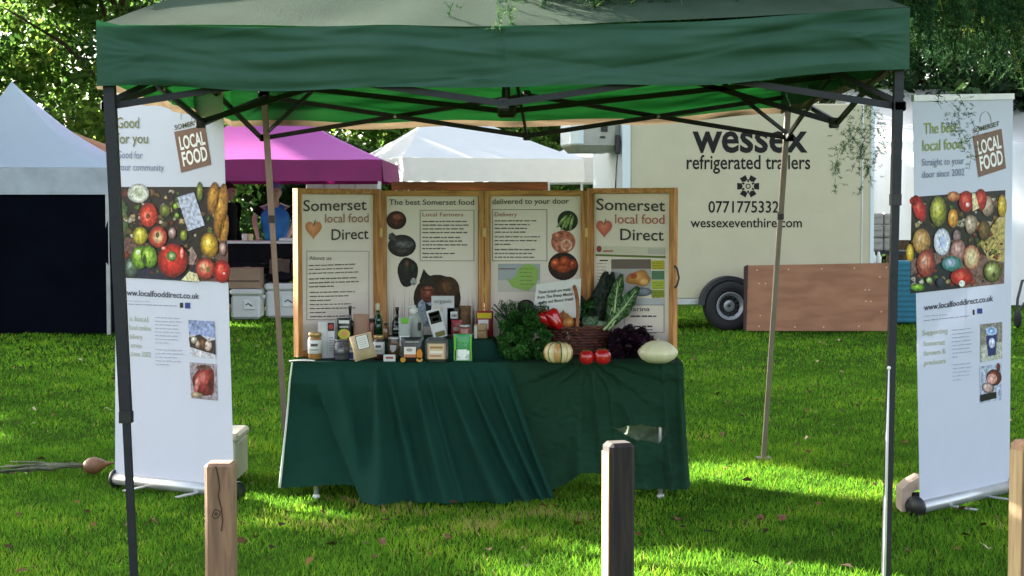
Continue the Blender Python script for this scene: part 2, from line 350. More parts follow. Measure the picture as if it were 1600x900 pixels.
wood_mat('wicker', '#6e3d30', '#3f1e18', 9, (1, 1, 12)); wood_mat('wicker_light', '#a8683c', '#70401f', 9, (3, 3, 3))
mat('leaf_brown', (.22, .09, .05), .8, var=.4, scale=60); mat('stalk_grey', (.11, .12, .07), .9, var=.4, scale=20); mat('bulb', (.26, .12, .055), .5, var=.4, scale=12)
mat('concrete_pale', (.46, .36, .28), .9, var=.2, scale=12, bump=.5, bscale=30); mat('weight_dark', (.03, .02, .02), .8)
# ============================================================ GROUND
def gz(x, y): return .008*math.sin(x*1.7+y*.9)+.006*math.sin(x*3.1-y*2.3)
m = MB()
xs = list(np.concatenate([[-300, -120, -50], np.linspace(-16, 16, 81), [50, 120, 300]])); ys = list(np.concatenate([[-60, -10], np.linspace(0, 30, 76), [45, 80, 200, 500]]))
for y in ys:
    for x in xs: m.v.append((float(x), float(y), gz(x, y)-.012))
W = len(xs)
for j in range(len(ys)-1):
    for i in range(W-1): m.f.append((j*W+i, j*W+i+1, (j+1)*W+i+1, (j+1)*W+i)); m.sm.append(True)
tag(m.build('lawn_ground', 'soil'), 'green lawn', kind='structure')

def grass():
    r = np.random.default_rng(5); parts = []
    for (y0, y1, dens, wd, ht) in ((4.6, 7.5, 5200, .0052, .040), (7.5, 10.5, 4200, .0058, .038), (10.5, 15, 1500, .009, .038), (15, 24, 420, .017, .040)):
        n = int(dens*(y1-y0)*((y0+y1)/2*.70+.8)); y = r.uniform(y0, y1, n); x = r.uniform(-1, 1, n)*(y*.35+.4)
        parts.append(np.stack([x, y, np.full(n, wd), np.full(n, ht)], 1))
    A = np.concatenate(parts); x, y, wd, ht = A.T; N = len(A)
    pn = .5+.22*np.sin(x*2.3+y*1.1)+.2*np.sin(x*5.3-y*4.1+1)+.18*np.sin(x*9.7+y*7.9)+.12*np.sin(x*21-y*17)
    ht = ht*.82*r.uniform(.45, 1.25, N)*(.72+.5*pn); an = r.uniform(0, 2*np.pi, N); dx, dy = np.cos(an), np.sin(an)
    ln = r.uniform(.15, 1.0, N)*ht; la = r.uniform(0, 2*np.pi, N); lx, ly = np.cos(la)*ln, np.sin(la)*ln; z0 = .008*np.sin(x*1.7+y*.9)+.006*np.sin(x*3.1-y*2.3)-.014
    def v(a, b, c): return np.stack([a, b, c], 1)
    V = np.stack([v(x-dx*wd/2, y-dy*wd/2, z0), v(x+dx*wd/2, y+dy*wd/2, z0), v(x-dx*wd*.35+lx*.4, y-dy*wd*.35+ly*.4, z0+ht*.6), v(x+dx*wd*.35+lx*.4, y+dy*wd*.35+ly*.4, z0+ht*.6), v(x+lx, y+ly, z0+ht)], 1).reshape(-1, 3)
    b = np.arange(N)[:, None]*5; T = np.concatenate([b+np.array([[0, 1, 3]]), b+np.array([[0, 3, 2]]), b+np.array([[2, 3, 4]])], 1).reshape(-1, 3)
    dry = np.exp(-(((x+.2)/2.2)**2+((y-7.75)/.5)**2))*.75*(np.sin(x*7+y*3)*np.sin(x*3-y*9) > -.2) + np.exp(-(((x+2.1)/.25)**2+((y-6.9)/.2)**2))*.4
    tint = np.clip(.15+.55*pn*r.uniform(.5, 1.2, N)+.12*r.normal(size=N)+(r.random(N) < .03)*.5+dry*r.random(N), 0, 1)
    tri_obj('grass', V, T, np.repeat(tint, 3), 'blade', kind='stuff')['label'] = 'short green lawn grass'
grass()

rl = np.random.default_rng(91); nl = 420; ly_ = rl.uniform(5.2, 19, nl); lx_ = rl.uniform(-1, 1, nl)*(ly_*.34+.3)
attr_mat('litter', .9, ramp=[(0, (.02, .014, .008)), (.45, (.09, .045, .014)), (.8, (.19, .10, .025)), (1, (.40, .34, .22))])
leaf_obj('leaf_litter', np.stack([lx_, ly_, np.full(nl, .032)], 1), .052, rl.uniform(0, 1, nl)**1.3, 'litter', asp=.7, up=2.5, seed=17, kind='stuff')['label'] = 'small dead leaves scattered over the lawn'

# ============================================================ WHERE SUNLIGHT COMES THROUGH THE TREES
g2 = lambda a, b: tuple(G(a, b))[:2]
LIT = [[(-.6, 16.2), (1.2, 16.2), (1.2, 19.6), (-.6, 19.6)],
       [g2(1070, 716), g2(1200, 733), g2(1400, 765), g2(1480, 790), (1.9, 7.3), (.6, 8.2)],
       [(.10, 7.0), (.8, 6.7), (5.5, 6.5), (6, 1), (.10, 1)],
       [(-1.4, 8.45), (-.8, 7.8), (-.65, 7.95), (-1.2, 8.6)],
       [g2(-160, 630), g2(-45, 645), g2(-35, 685), g2(-160, 700)]]
def inpoly(x, y, p):
    c = np.zeros(len(x), bool); n = len(p)
    for i in range(n):
        x1, y1 = p[i]; x2, y2 = p[(i+1) % n]
        if y1 == y2: continue
        k = ((y1 > y) != (y2 > y)) & (x < (x2-x1)*(y-y1)/(y2-y1)+x1); c ^= k
    return c
def drop_lit(C, grow=.28):
    """keep only the foliage whose shade does not fall on a sunlit patch of the lawn"""
    te = math.tan(R(SUN_EL)); ux, uy = math.sin(R(SUN_AZ)), -math.cos(R(SUN_AZ))
    qx = C[:, 0]+C[:, 2]/te*ux; qy = C[:, 1]+C[:, 2]/te*uy; k = np.zeros(len(C), bool)
    for p in LIT:
        for ox, oy in ((0, 0), (grow, 0), (-grow, 0), (0, grow), (0, -grow)): k |= inpoly(qx+ox, qy+oy, p)
    return ~k

# ============================================================ TREES
def tree(label, x, y, h, crown, m='leaf_broad', leaf=.16, lseed=1, trunk_r=.16, name='broadleaf_tree', group=None, limbs=9, cmat='bark'):
    """crown: (centres, clump radius, leaves per clump)"""
    t = thing(name, label, 'tree', (x, y, 0), group)
    C0, rad, per = crown; r = random.Random(lseed)
    tb = MB(); tb.tube([(x, y, -.1), (x+.05, y, h*.25), (x-.04, y+.05, h*.55), (x, y, h*.85)], [trunk_r*1.25, trunk_r, trunk_r*.7, trunk_r*.25], 10); tb.build('trunk', cmat, t)
    lb = MB()
    for _ in range(limbs):
        c = Vector(C0[r.randrange(len(C0))]); z = h*r.uniform(.3, .7); s0 = Vector((x, y, z)); mid = s0.lerp(c, .5)+Vector((0, 0, .25))
        lb.tube([s0, mid, c], [trunk_r*.4, trunk_r*.22, .012], 6)
    lb.build('limb', cmat, t)
    C, tint = clumps(C0, rad, per, lseed)
    k = drop_lit(C); C = C[k]; tint = tint[k]
    leaf_obj('crown', C, leaf, tint, m, t, seed=lseed+50)
    return t
def blob(cx, cy, cz, rx, ry, rz, n, seed):
    r = np.random.default_rng(seed); d = r.normal(size=(n, 3)); d /= np.linalg.norm(d, axis=1)[:, None]
    d *= (r.uniform(.25, 1, n)**.4)[:, None]; return np.array([cx, cy, cz])+d*np.array([rx, ry, rz])
for i, (px, Y, h, rx, lab) in enumerate([
        (-60, 27.5, 7.2, 2.6, 'dense leafy tree with pale flecks behind the blue-white tent at far left'),
        (200, 26.5, 7.0, 2.3, 'leafy tree with yellow-green sprays behind the left end of the green canopy'),
        (430, 30, 6.6, 2.6, 'dark leafy tree behind the magenta gazebo'),
        (660, 34, 6.4, 3.0, 'leafy tree standing behind the white gazebos'),
        (960, 37, 7.2, 3.4, 'leafy tree rising behind the nose of the cream trailer')]):
    q = XY(px, Y)
    C0 = np.concatenate([blob(q.x, Y, h*.62, rx, 1.5, h*.42, 62, 20+i), blob(q.x, Y-.3, 1.5, rx*1.05, .9, 1.3, 22, 40+i)])
    tree(lab, q.x, Y, h, (C0, np.random.default_rng(i).uniform(.35, .7, len(C0)), 210), leaf=.17 if i < 2 else .2, lseed=60+i, m='leaf_broad' if i != 2 else 'leaf_dark', group='leafy trees behind the stalls')
# dark conifers to the right, behind the banner
for i, (px, Y, h, rx, lab) in enumerate([(1400, 27, 9, 2.6, 'dark conifer behind the right end of the cream trailer'), (1640, 25, 9, 2.6, 'dark conifer at the far right behind the white marquee')]):
    q = XY(px, Y); C0 = blob(q.x, Y, h*.60, rx, 1.6, h*.40, 80, 120+i); C0 = C0[C0[:, 2] > 2.6]
    tree(lab, q.x, Y, h, (C0, np.random.default_rng(i+9).uniform(.4, .8, len(C0)), 200), m='leaf_dark', leaf=.2, lseed=90+i, name='conifer_tree', group='dark conifers at the right')
# far wood
r0 = np.random.default_rng(77); n = 34000
C = np.stack([r0.uniform(-15, 17, n), r0.uniform(42, 46, n), r0.uniform(0, 9.5, n)], 1)
tag(leaf_obj('far_wood', C, .38, np.clip(r0.normal(.35, .2, n)+.2*np.sin(C[:, 0]*1.3)*np.sin(C[:, 2]*1.7), 0, 1), 'leaf_dark', seed=3), 'dark wood closing the view behind the stalls', kind='stuff')
# tall trees at the left, outside the frame, whose crowns shade the lawn
r1 = np.random.default_rng(5); te = math.tan(R(SUN_EL))
n = 1050; qx = r1.uniform(-7, 6.5, n); qy = r1.uniform(3.5, 18.5, n); LL = r1.uniform(12.5, 18, n)
sx_, cx_ = math.sin(R(SUN_AZ)), math.cos(R(SUN_AZ)); C0 = np.stack([qx-sx_*LL, qy+cx_*LL, LL*te], 1); tx = [(-13.0, 12.5), (-12.0, 17.5), (-11.5, 23.0)]
dist = np.stack([np.hypot(C0[:, 0]-a, C0[:, 1]-b) for a, b in tx], 1).argmin(1)
for i, (a, b) in enumerate(tx):
    cc = C0[dist == i]
    tree(['tall leafy tree nearest the camera on the left, outside the picture', 'tall leafy tree left of the blue-white tent, outside the picture', 'tall leafy tree behind the blue-white tent, outside the picture'][i], a, b, 9.5, (cc, r1.uniform(.35, .6, len(cc)), 125), leaf=.22, lseed=200+i, trunk_r=.22, limbs=7, group='tall trees shading the lawn')

# ---------------- overhanging cedar: drooping sprays of needle rosettes
def spray_tpl(seed, L=.55, nr=34, nn=13):
    r = np.random.default_rng(seed); V = []; T = []
    def tri(a, b, c): k = len(V); V.extend([a, b, c]); T.append((k, k+1, k+2))
    pts = [np.array([L*.5*math.sin(t*1.3), .05*math.sin(3*t+seed), -L*t**1.25]) for t in np.linspace(0, 1, 9)]
    for a, b in zip(pts[:-1], pts[1:]):
        s = np.array([.004, 0, 0]); u = np.array([0, .004, 0]); tri(a-s, a+s, b); tri(a-u, a+u, b)
    for k in range(nr):
        t = r.uniform(.05, 1); p = pts[int(t*8)] + (pts[min(int(t*8)+1, 8)]-pts[int(t*8)])*((t*8) % 1)
        off = r.normal(size=3)*np.array([.085, .085, .05])*(1.15-t*.8); tip = p+off
        s = np.array([.0025, 0, 0]); tri(p-s, p+s, tip)
        ax = off/(np.linalg.norm(off)+1e-6)
        for j in range(nn):
            d = r.normal(size=3); d /= np.linalg.norm(d); d = d+ax*.5; d /= np.linalg.norm(d); w_ = np.cross(d, r.normal(size=3)); w_ /= np.linalg.norm(w_)
            q = tip-ax*r.uniform(0, .05); tri(q-w_*.0022, q+w_*.0022, q+d*r.uniform(.022, .04))
    return np.array(V), np.array(T)
TPL = [spray_tpl(s, L, nr) for s, L, nr in ((1, .5, 34), (2, .42, 30), (3, .6, 38), (4, .35, 26))]
def sprays(name, pos, m, parent, seed=1, smin=.8, smax=1.35, k=None):
    r = np.random.default_rng(seed); Vs = []; Ts = []; tt = []; o = 0
    for p in pos:
        V, T = TPL[r.integers(len(TPL)) if k is None else k]; a = r.uniform(0, 6.28); s = r.uniform(smin, smax)
        rot = np.array([[math.cos(a), -math.sin(a), 0], [math.sin(a), math.cos(a), 0], [0, 0, 1]])
        Vs.append((V*s)@rot.T+np.array(p)); Ts.append(T+o); o += len(V); b = r.uniform(.1, .75)+(r.random() < .06)*.3; tt.append(np.clip(b+r.normal(size=len(T))*.14, 0, 1))
    return tri_obj(name, np.concatenate(Vs), np.concatenate(Ts), np.concatenate(tt), m, parent)
def zroof(x, y):
    rr = max(abs(x-0)/1.6, abs(y-7.93)/1.55); return 2.2+.85*(1-rr) if rr < 1 else 1.9
cedar = thing('cedar_tree', 'cedar with drooping needle branches hanging over the right of the green canopy', 'tree', (5.6, 11.2, 0))
b = MB(); b.tube([(5.6, 11.2, -.1), (5.55, 11.2, 2), (5.65, 11.25, 5), (5.6, 11.2, 9)], [.42, .36, .28, .12], 14); b.build('trunk', 'bark', cedar)
rc = random.Random(4)
limbs = [[(5.6, 11.2, 3.2), (4.0, 9.6, 3.75), (2.2, 8.2, 3.6), (.3, 7.3, 3.45)], [(5.6, 11.2, 2.9), (4.2, 10.2, 3.2), (3.0, 9.4, 3.05), (1.9, 9.0, 2.85)], [(5.6, 11.2, 3.8), (4.4, 8.8, 4.0), (3.2, 7.4, 3.5), (2.2, 6.6, 3.2)],
         [(5.6, 11.2, 2.6), (4.8, 9.6, 2.9), (3.8, 8.7, 2.75), (3.0, 8.2, 2.55)], [(5.6, 11.2, 4.6), (3.5, 10.5, 4.6), (1.5, 9.8, 4.1), (-.2, 9.0, 3.7)], [(5.6, 11.2, 3.0), (4.6, 11.6, 3.1), (3.4, 11.8, 2.9), (2.6, 11.9, 2.7)]]
pos = []
def zz0(py, Y): return HC+(323-py)*Y/F
for l in limbs:
    lm = MB(); lm.tube(l, [.10, .06, .035, .010], 8); l = [Vector(q) for q in l]; nseg = len(l)-1
    for k in range(26):
        t = rc.uniform(.15, 1)*nseg; i = min(int(t), nseg-1); p = l[i].lerp(l[i+1], t-i); e = p+Vector((rc.uniform(-.7, .7), rc.uniform(-.7, .7), rc.uniform(-.30, .12)))
        if e.z < zroof(e.x, e.y)+.15: e.z = zroof(e.x, e.y)+.2
        lm.tube([p, p.lerp(e, .5)+Vector((0, 0, .05)), e], [.014, .009, .004], 5)
        for u in (.35, .6, .8, 1): pos.append(p.lerp(e, u)+Vector((rc.uniform(-.1, .1), rc.uniform(-.1, .1), 0)))
    lm.build('branch', 'bark', cedar)
# fuller masses seen above and right of the canopy
for _ in range(620):
    Y = rc.uniform(7.2, 12); px = rc.uniform(1400, 1690); py = rc.uniform(-150, 62-14*max(0, 8.6-Y)*2); q = P(px, py, Y)
    pos.append(q)
for _ in range(190):
    Y = rc.uniform(6.9, 9.3); px = rc.uniform(850, 1440); py = rc.uniform(-190, -20); q = P(px, py, Y); pos.append(q)
for _ in range(190):
    px = rc.uniform(850, 1080); q = P(px, rc.uniform(-95, -40), 6.7+rc.uniform(0, .5)); pos.append(q)
for _ in range(300):
    px = rc.uniform(1040, 1420); q = P(px, rc.uniform(-120, -60)-(px-1060)*.04, 6.55+rc.uniform(0, .5)); pos.append(q)
good = []
for p in pos:
    if p.x < 1.5: p.y = max(p.y, 6.85)
    elif p.y < 14:
        zmin = zz0(150, p.y)+.76
        if p.z < zmin: p.z = zmin+rc.uniform(0, .15)
    if p.x < 1.5 and 6.2 < p.y < 9.6 and p.z-.34 < zroof(p.x, p.y): p.z = zroof(p.x, p.y)+.34+rc.uniform(0, .15)
    good.append(tuple(p))
sprays('foliage', good, 'needle', cedar, 9, .85, 1.2)
low = []
for _ in range(520):
    px = rc.uniform(860, 1362); Y = rc.uniform(6.66, 7.0); q = XY(px, Y); q.z = zroof(q.x, Y)+rc.uniform(.04, .20); low.append(tuple(q))
sprays('foliage', low, 'needle', cedar, 21, .42, .62)
hang = [P(1340, 165, 9.75), P(1352, 160, 9.8), P(1366, 168, 9.7), P(1332, 190, 9.8), P(1320, 200, 9.8), P(1345, 215, 9.8), P(1372, 190, 9.7), P(1385, 205, 9.75), P(1375, 225, 9.7), P(1330, 215, 9.8)]
sprays('hanging_spray', [tuple(p) for p in hang], 'needle', cedar, 3, .45, .75)
sprays('hanging_spray', [tuple(P(1504, y, 7.6)) for y in (148, 165, 182, 200, 215)], 'needle', cedar, 5, .35, .5, k=3)
sprays('hanging_spray', [tuple(P(x, -52, 6.5)) for x in (745, 760, 770, 755)], 'needle', cedar, 6, .55, .7, k=1)
sprays('hanging_spray', [tuple(P(1595, y, 7.2)) for y in (-20, 10, 40)], 'needle', cedar, 7, .45, .6, k=3)

# ============================================================ GREEN POP-UP CANOPY
X0, X1, YF, YB = -1.62, 1.55, 6.40, 9.45; XC, YC = -.025, (YF+YB)/2
gz_ = thing('gazebo', 'large dark green pop-up canopy on steel legs over the produce stall', 'canopy', (XC, YC, 0))
def tilt(x): return .075*max(0, x/1.6)**1.5
ZE = 2.195
def edge(x, y):       # drape of the eave: slight wrinkles
    return .010*math.sin(x*7+y*3)
def roofpt(side):
    cs = [(X0, YF), (X1, YF), (X1, YB), (X0, YB)]
    a, b_ = cs[side], cs[(side+1) % 4]; pk = (XC, YC+.0, 3.07)
    def f(u, v):
        x = a[0]+(b_[0]-a[0])*u; y = a[1]+(b_[1]-a[1])*u; w_ = v
        q = Vector((x, y, ZE+tilt(x)+.012*math.sin(u*math.pi*3)*0)).lerp(Vector(pk), w_)
        q.z -= .05*math.sin(math.pi*w_)*(math.sin(math.pi*u)**.5) - .010*noise.noise(Vector((q.x*3, q.y*3, 0)))
        return q
    return f
for sd in range(4):
    mm = MB(); mm.grid(roofpt(sd), 40, 26); mm.build('roof_panel', 'roof_green', gz_)
_fr = random.Random(14); FOLDS = [(_fr.random(), _fr.random(), _fr.uniform(-.16, .16), _fr.uniform(.5, 2.2), _fr.uniform(.025, .09), _fr.choice((-1, 1))*_fr.uniform(.003, .009)) for _ in range(46)]+[(.012, .25+.13*k, .25-.16*k, .55, .030, .012) for k in range(5)]+[(.988, .30+.12*k, -.2+.16*k, .55, .026, .014) for k in range(6)]+[(.5, .4, 1.45, .25, .03, .014)]
def val(side):
    cs = [(X0, YF), (X1, YF), (X1, YB), (X0, YB)]; a = Vector(cs[side]); b_ = Vector(cs[(side+1) % 4]); d = (b_-a).normalized(); nn = Vector((d.y, -d.x))
    hh = .235 if side in (0,) else .24
    def f(u, v, v0=0, v1=1):
        vv = v0+(v1-v0)*v; p = a.lerp(b_, u); cx = 2*abs(u-.5)
        rip = .034*noise.noise(Vector((u*4+side*7, vv*2.6+u*1.1, 1.3)))+.014*noise.noise(Vector((u*12+side, vv*5, 4)))
        dg = .012*math.sin(14*(vv-.35*abs(u-.5)*2))*(cx**3)
        for (fu, fv, fa, fl_, fw_, am_) in FOLDS:
            du, dv = (u-fu)*13, (vv-fv); ca_, sa_ = math.cos(fa), math.sin(fa); al = du*ca_+dv*sa_; ac = -du*sa_+dv*ca_; dg += am_*math.exp(-(al/fl_)**2-(ac/fw_)**2)              # pulls towards the corners
        pk = .018*math.exp(-((u-.5)/.025)**2)
        wn = min(1, (1-cx)*9); o_ = (rip*(.3+.7*math.sin(math.pi*min(1, vv+.15)))+dg+pk)*wn
        sag = -.014*math.sin(math.pi*u*2)**2 + .006*math.sin(u*23)
        z = ZE+tilt(p.x)-vv*hh + sag*(.4+.6*vv)
        if side == 0 and u < .03: z += .02*(1-u/.03)*(1-vv)
        return Vector((p.x+nn.x*o_, p.y+nn.y*o_, z))
    return f
for sd in range(4):
    f = val(sd); mm = MB(); mm.grid(lambda u, v: f(u, v, 0, .86), 200, 34); vp = mm.build('valance', 'canopy_green', gz_)
    mm = MB(); mm.grid(lambda u, v: f(u, v, .86, 1.0), 200, 5); mm.build('hem', 'hem_tan' if sd else 'canopy_green', gz_)
# inner hem on the side and back walls folds inwards (tan backing)
# legs
def leg(top, bot, split, m, w0=.043, w1=.028, foot=True):
    mm = MB(); top, bot = Vector(top), Vector(bot); s = top.lerp(bot, split)
    mm.bar(top, s, w0); o = mm.build('leg', m, gz_)
    mm = MB(); mm.bar(s+Vector((0, 0, .02)), bot, w1); mm.build('inner_leg', m, o)
    mm = MB(); mm.bar(s+Vector((0, 0, .03)), s-Vector((0, 0, .015)), w0*1.12); mm.build('collar', 'black_plastic', o)
    if foot: mm = MB(); mm.box(bot+Vector((0, 0, .004)), (.085, .085, .006)); mm.build('foot', m, o)
    return o
FL = (P(168, 135, 6.45), XY(210, 6.42)); FR = (P(1405, 118, 6.45), XY(1384, 6.42)); BL = (P(412, 150, 9.4), XY(449, 9.25)); BR = (P(1234, 150, 9.4), G(1193, 716))
leg((FL[0].x, FL[0].y, 2.17), FL[1], .70, 'steel_dark'); leg((FR[0].x, FR[0].y, 2.22), FR[1], .32, 'steel_dark', .036, .030)
leg((BL[0].x, BL[0].y, 2.17), BL[1], .35, 'steel_tan', .033, .028); leg((BR[0].x, BR[0].y, 2.2), BR[1], .35, 'steel_tan', .031, .027)
mm = MB(); a_, b_ = P(1389, 575, 6.40), P(1383, 925, 6.385); mm.tube([a_, a_.lerp(b_, .3)+Vector((-.002, 0, 0)), b_+Vector((-.004, 0, 0))], [.003, .0055, .006], 8); mm.ball(a_, .008, 8, 6); mm.build('white_line', 'frame_white', gz_)  # thin white line with a knob down the right front leg
def truss(a, b_, m='steel_dark'):
    a, b_ = Vector((a[0], a[1], 0)), Vector((b_[0], b_[1], 0)); mid = (a+b_)/2; zt, zl, mt, ml = 2.12, 1.885, 2.13, 1.895
    d = (b_-a).normalized(); nrm = Vector((-d.y, d.x, 0))*.016
    U = lambda p, z: Vector((p.x, p.y, z))
    for s0, s1 in ((a, mid), (b_, mid)):
        for k, (z0, z1) in enumerate(((zt, ml), (zl, mt))):
            off = nrm*(1 if k else -1); mm = MB(); mm.bar(U(s0, z0)+off, U(s1, z1)+off, .014, .026); mm.build('truss_bar', m, gz_)
        c = (U(s0, zt)+U(s1, ml))/2; mm = MB(); mm.tube([c-nrm*1.8, c+nrm*1.8], .011, 8); mm.build('pivot_bolt', 'steel_pale', gz_)
    mm = MB(); mm.box(U(mid, ml), (.045, .045, .05), bev=.006); mm.build('bracket', 'black_plastic', gz_)
    mm = MB(); mm.box(U(mid, mt), (.045, .045, .05), bev=.006); mm.build('bracket', 'black_plastic', gz_)
    for s0 in (a, b_):
        mm = MB(); mm.box(U(s0, zl), (.049, .049, .04), bev=.006); mm.build('slider', 'steel_dark', gz_)
        mm = MB(); mm.box(U(s0, 2.135), (.058, .058, .07), bev=.008); mm.build('top_bracket', 'steel_dark', gz_)
fl, fr, bl, br = [(q[0].x, q[0].y) for q in (FL, FR, BL, BR)]
truss(fl, fr); truss(bl, br); truss(fl, bl); truss(fr, br)
ctr = Vector((XC, YC, 0))
mm = MB(); mm.bar((XC, YC, 1.93), (XC, YC, 3.02), .032); mast = mm.build('mast', 'steel_dark', gz_)
mm = MB(); mm.box((XC, YC, 1.95), (.09, .09, .06), bev=.01); mm.build('hub', 'black_plastic', mast)
mm = MB(); mm.ball((XC, YC, 3.02), (.06, .06, .03), 12, 6); mm.build('mast_cap', 'black_plastic', mast)
for a, b_ in ((fl, fr), (fr, br), (br, bl), (bl, fl)):
    q = Vector(((a[0]+b_[0])/2, (a[1]+b_[1])/2, 0))
    for z0, z1 in ((1.90, 2.35), (2.12, 1.95)):
        mm = MB(); mm.bar((q.x, q.y, z0), (ctr.x, ctr.y, z1), .014, .026); mm.build('truss_bar', 'steel_dark', gz_)
# corner stay bars from the leg sliders to the roof
for a in (fl, fr, bl, br):
    q = Vector((a[0], a[1], 1.9)); mm = MB(); mm.bar(q, q.lerp(Vector((XC, YC, 2.9)), .33), .012, .02); mm.build('stay_bar', 'steel_dark', gz_)

# ============================================================ TENTS BEHIND
def tent(label, name, cs, ze, zv, ridge, rm, vm, legs=True, group=None, wall=None, cat='gazebo', vms=None, rms=None, sag=.10):
    cx = sum(c[0] for c in cs)/4; cy = sum(c[1] for c in cs)/4; t = thing(name, label, cat, (cx, cy, 0), group)
    ridge = [Vector(q) for q in ridge]; nr = len(ridge)
    for i in range(4):
        a = Vector((*cs[i], ze)); b_ = Vector((*cs[(i+1) % 4], ze)); c2 = Vector(b_); 
        if nr == 1: ra = rb = ridge[0]
        else:
            ra, rb = {0: (0, 1), 1: (1, 1), 2: (1, 0), 3: (0, 0)}[i]; ra, rb = ridge[ra], ridge[rb]
        def f(u, v):
            q = a.lerp(b_, u).lerp(ra.lerp(rb, u), v); q.z -= sag*math.sin(math.pi*v)*(1 if nr == 1 else .5); q.z += .012*noise.noise(q*1.7); return q
        mm = MB(); mm.grid(f, 18, 12); mm.build('roof_panel', rms[i] if rms else rm, t)
        d = (b_-a).normalized(); nn = Vector((d.y, -d.x, 0)); L_ = (b_-a).length
        def g(u, v):
            q = a.lerp(b_, u); q.z += (zv-ze)*v; q += nn*(.02*v+.018*noise.noise(Vector((u*L_*2.5+i*5, v*1.2, cx)))*v); return q
        mm = MB(); mm.grid(g, 40, 6); mm.build('valance', vms[i] if vms else vm, t)
    if legs:
        for i, c in enumerate(cs):
            q = Vector((*c, 0)).lerp(Vector((cx, cy, 0)), .02); mm = MB(); mm.bar(q, q+Vector((0, 0, ze-.02)), .04); mm.build('leg', 'steel_pale', t)
    if wall:
        for i in wall:
            a = Vector((*cs[i], 0)).lerp(Vector((cx, cy, 0)), .012); b_ = Vector((*cs[(i+1) % 4], 0)).lerp(Vector((cx, cy, 0)), .012); d = (b_-a).normalized(); nn = Vector((d.y, -d.x, 0))
            def g(u, v):
                q = a.lerp(b_, u); q.z = (zv+.06)*(1-v)+.02; return q+nn*(.03*noise.noise(Vector((u*5, v*1.3, i*3))))
            mm = MB(); mm.grid(g, 40, 16); mm.build('side_wall', 'navy_cloth', t)
    return t
# blue-white tent with navy walls, far left
yl = G(100, 523).y; s_ = F/yl; zx = lambda px, Y: (px-800)*Y/F; zz = lambda py, Y: HC+(323-py)*Y/F
xl, xr = zx(-130, yl), zx(171, yl)
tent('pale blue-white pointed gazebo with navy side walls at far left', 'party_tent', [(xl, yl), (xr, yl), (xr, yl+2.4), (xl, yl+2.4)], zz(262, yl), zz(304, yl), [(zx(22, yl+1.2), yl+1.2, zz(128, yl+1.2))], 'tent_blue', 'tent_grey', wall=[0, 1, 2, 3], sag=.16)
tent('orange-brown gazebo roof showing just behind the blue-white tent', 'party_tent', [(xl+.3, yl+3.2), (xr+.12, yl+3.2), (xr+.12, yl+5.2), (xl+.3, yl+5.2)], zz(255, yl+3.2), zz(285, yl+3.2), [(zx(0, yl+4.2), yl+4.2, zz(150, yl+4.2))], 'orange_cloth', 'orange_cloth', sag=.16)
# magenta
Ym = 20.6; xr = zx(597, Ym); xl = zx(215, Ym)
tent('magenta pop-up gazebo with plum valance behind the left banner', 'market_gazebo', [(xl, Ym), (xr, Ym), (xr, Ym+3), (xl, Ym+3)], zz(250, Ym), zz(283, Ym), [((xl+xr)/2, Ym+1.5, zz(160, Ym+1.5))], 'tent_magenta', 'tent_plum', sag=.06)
# white pair
a = (zx(630, 25.3), 25.3); dx_, dy_ = .935, .355
cs = [a, (a[0]+3.05*dx_, a[1]+3.05*dy_), (a[0]+3.05*dx_-2.9*dy_, a[1]+3.05*dy_+2.9*dx_), (a[0]-2.9*dy_, a[1]+2.9*dx_)]
m1 = ((a[0]*.5+cs[3][0]*.5)+.75*dx_, (a[1]+cs[3][1])/2+.75*dy_); m2 = (m1[0]+1.2*dx_, m1[1]+1.2*dy_)
tent('white gazebo with flat ridge and cream valance behind the display boards', 'white_gazebo', cs, zz(246, 25.3), zz(283, 25.3), [(*m1, zz(194, 26.6)), (*m2, zz(194, 27))], 'tent_white', 'tent_cream', vms=['tent_cream', 'tent_white', 'tent_white', 'tent_white'], group='white gazebos behind the display boards', sag=.04)
tent('white gazebo glimpsed beside the trailer cooling unit', 'white_gazebo', [(zx(855, 30), 30), (zx(1110, 30), 30), (zx(1110, 30), 33), (zx(855, 30), 33)], zz(246, 30), zz(285, 30), [(zx(980, 31), 31.5, zz(180, 31.5))], 'tent_white', 'tent_cream', group='white gazebos behind the display boards', sag=.04)
# grey stone building far behind
t = thing('stone_building', 'grey stone building glimpsed between the white gazebo and the trailer', 'building', (zx(850, 38), 40, 0))
mm = MB(); mm.box((zx(870, 38), 40, 1.9), (3.6, 3, 3.8)); mm.build('wall', 'stone_grey', t)
mm = MB(); bx = zx(870, 38); mm.prism([(bx-2, 38.3, 3.75), (bx+2, 38.3, 3.75), (bx+2, 40, 4.9), (bx-2, 40, 4.9)], (0, 0, .12)); mm.prism([(bx-2, 41.7, 3.75), (bx+2, 41.7, 3.75), (bx+2, 40.01, 4.9), (bx-2, 40.01, 4.9)], (0, 0, .12)); mm.build('roof', 'roof_slate', t)
mm = MB(); mm.box((bx-.2, 38.46, 2.5), (.7, .1, .9)); mm.build('window', 'glass_dark', t)
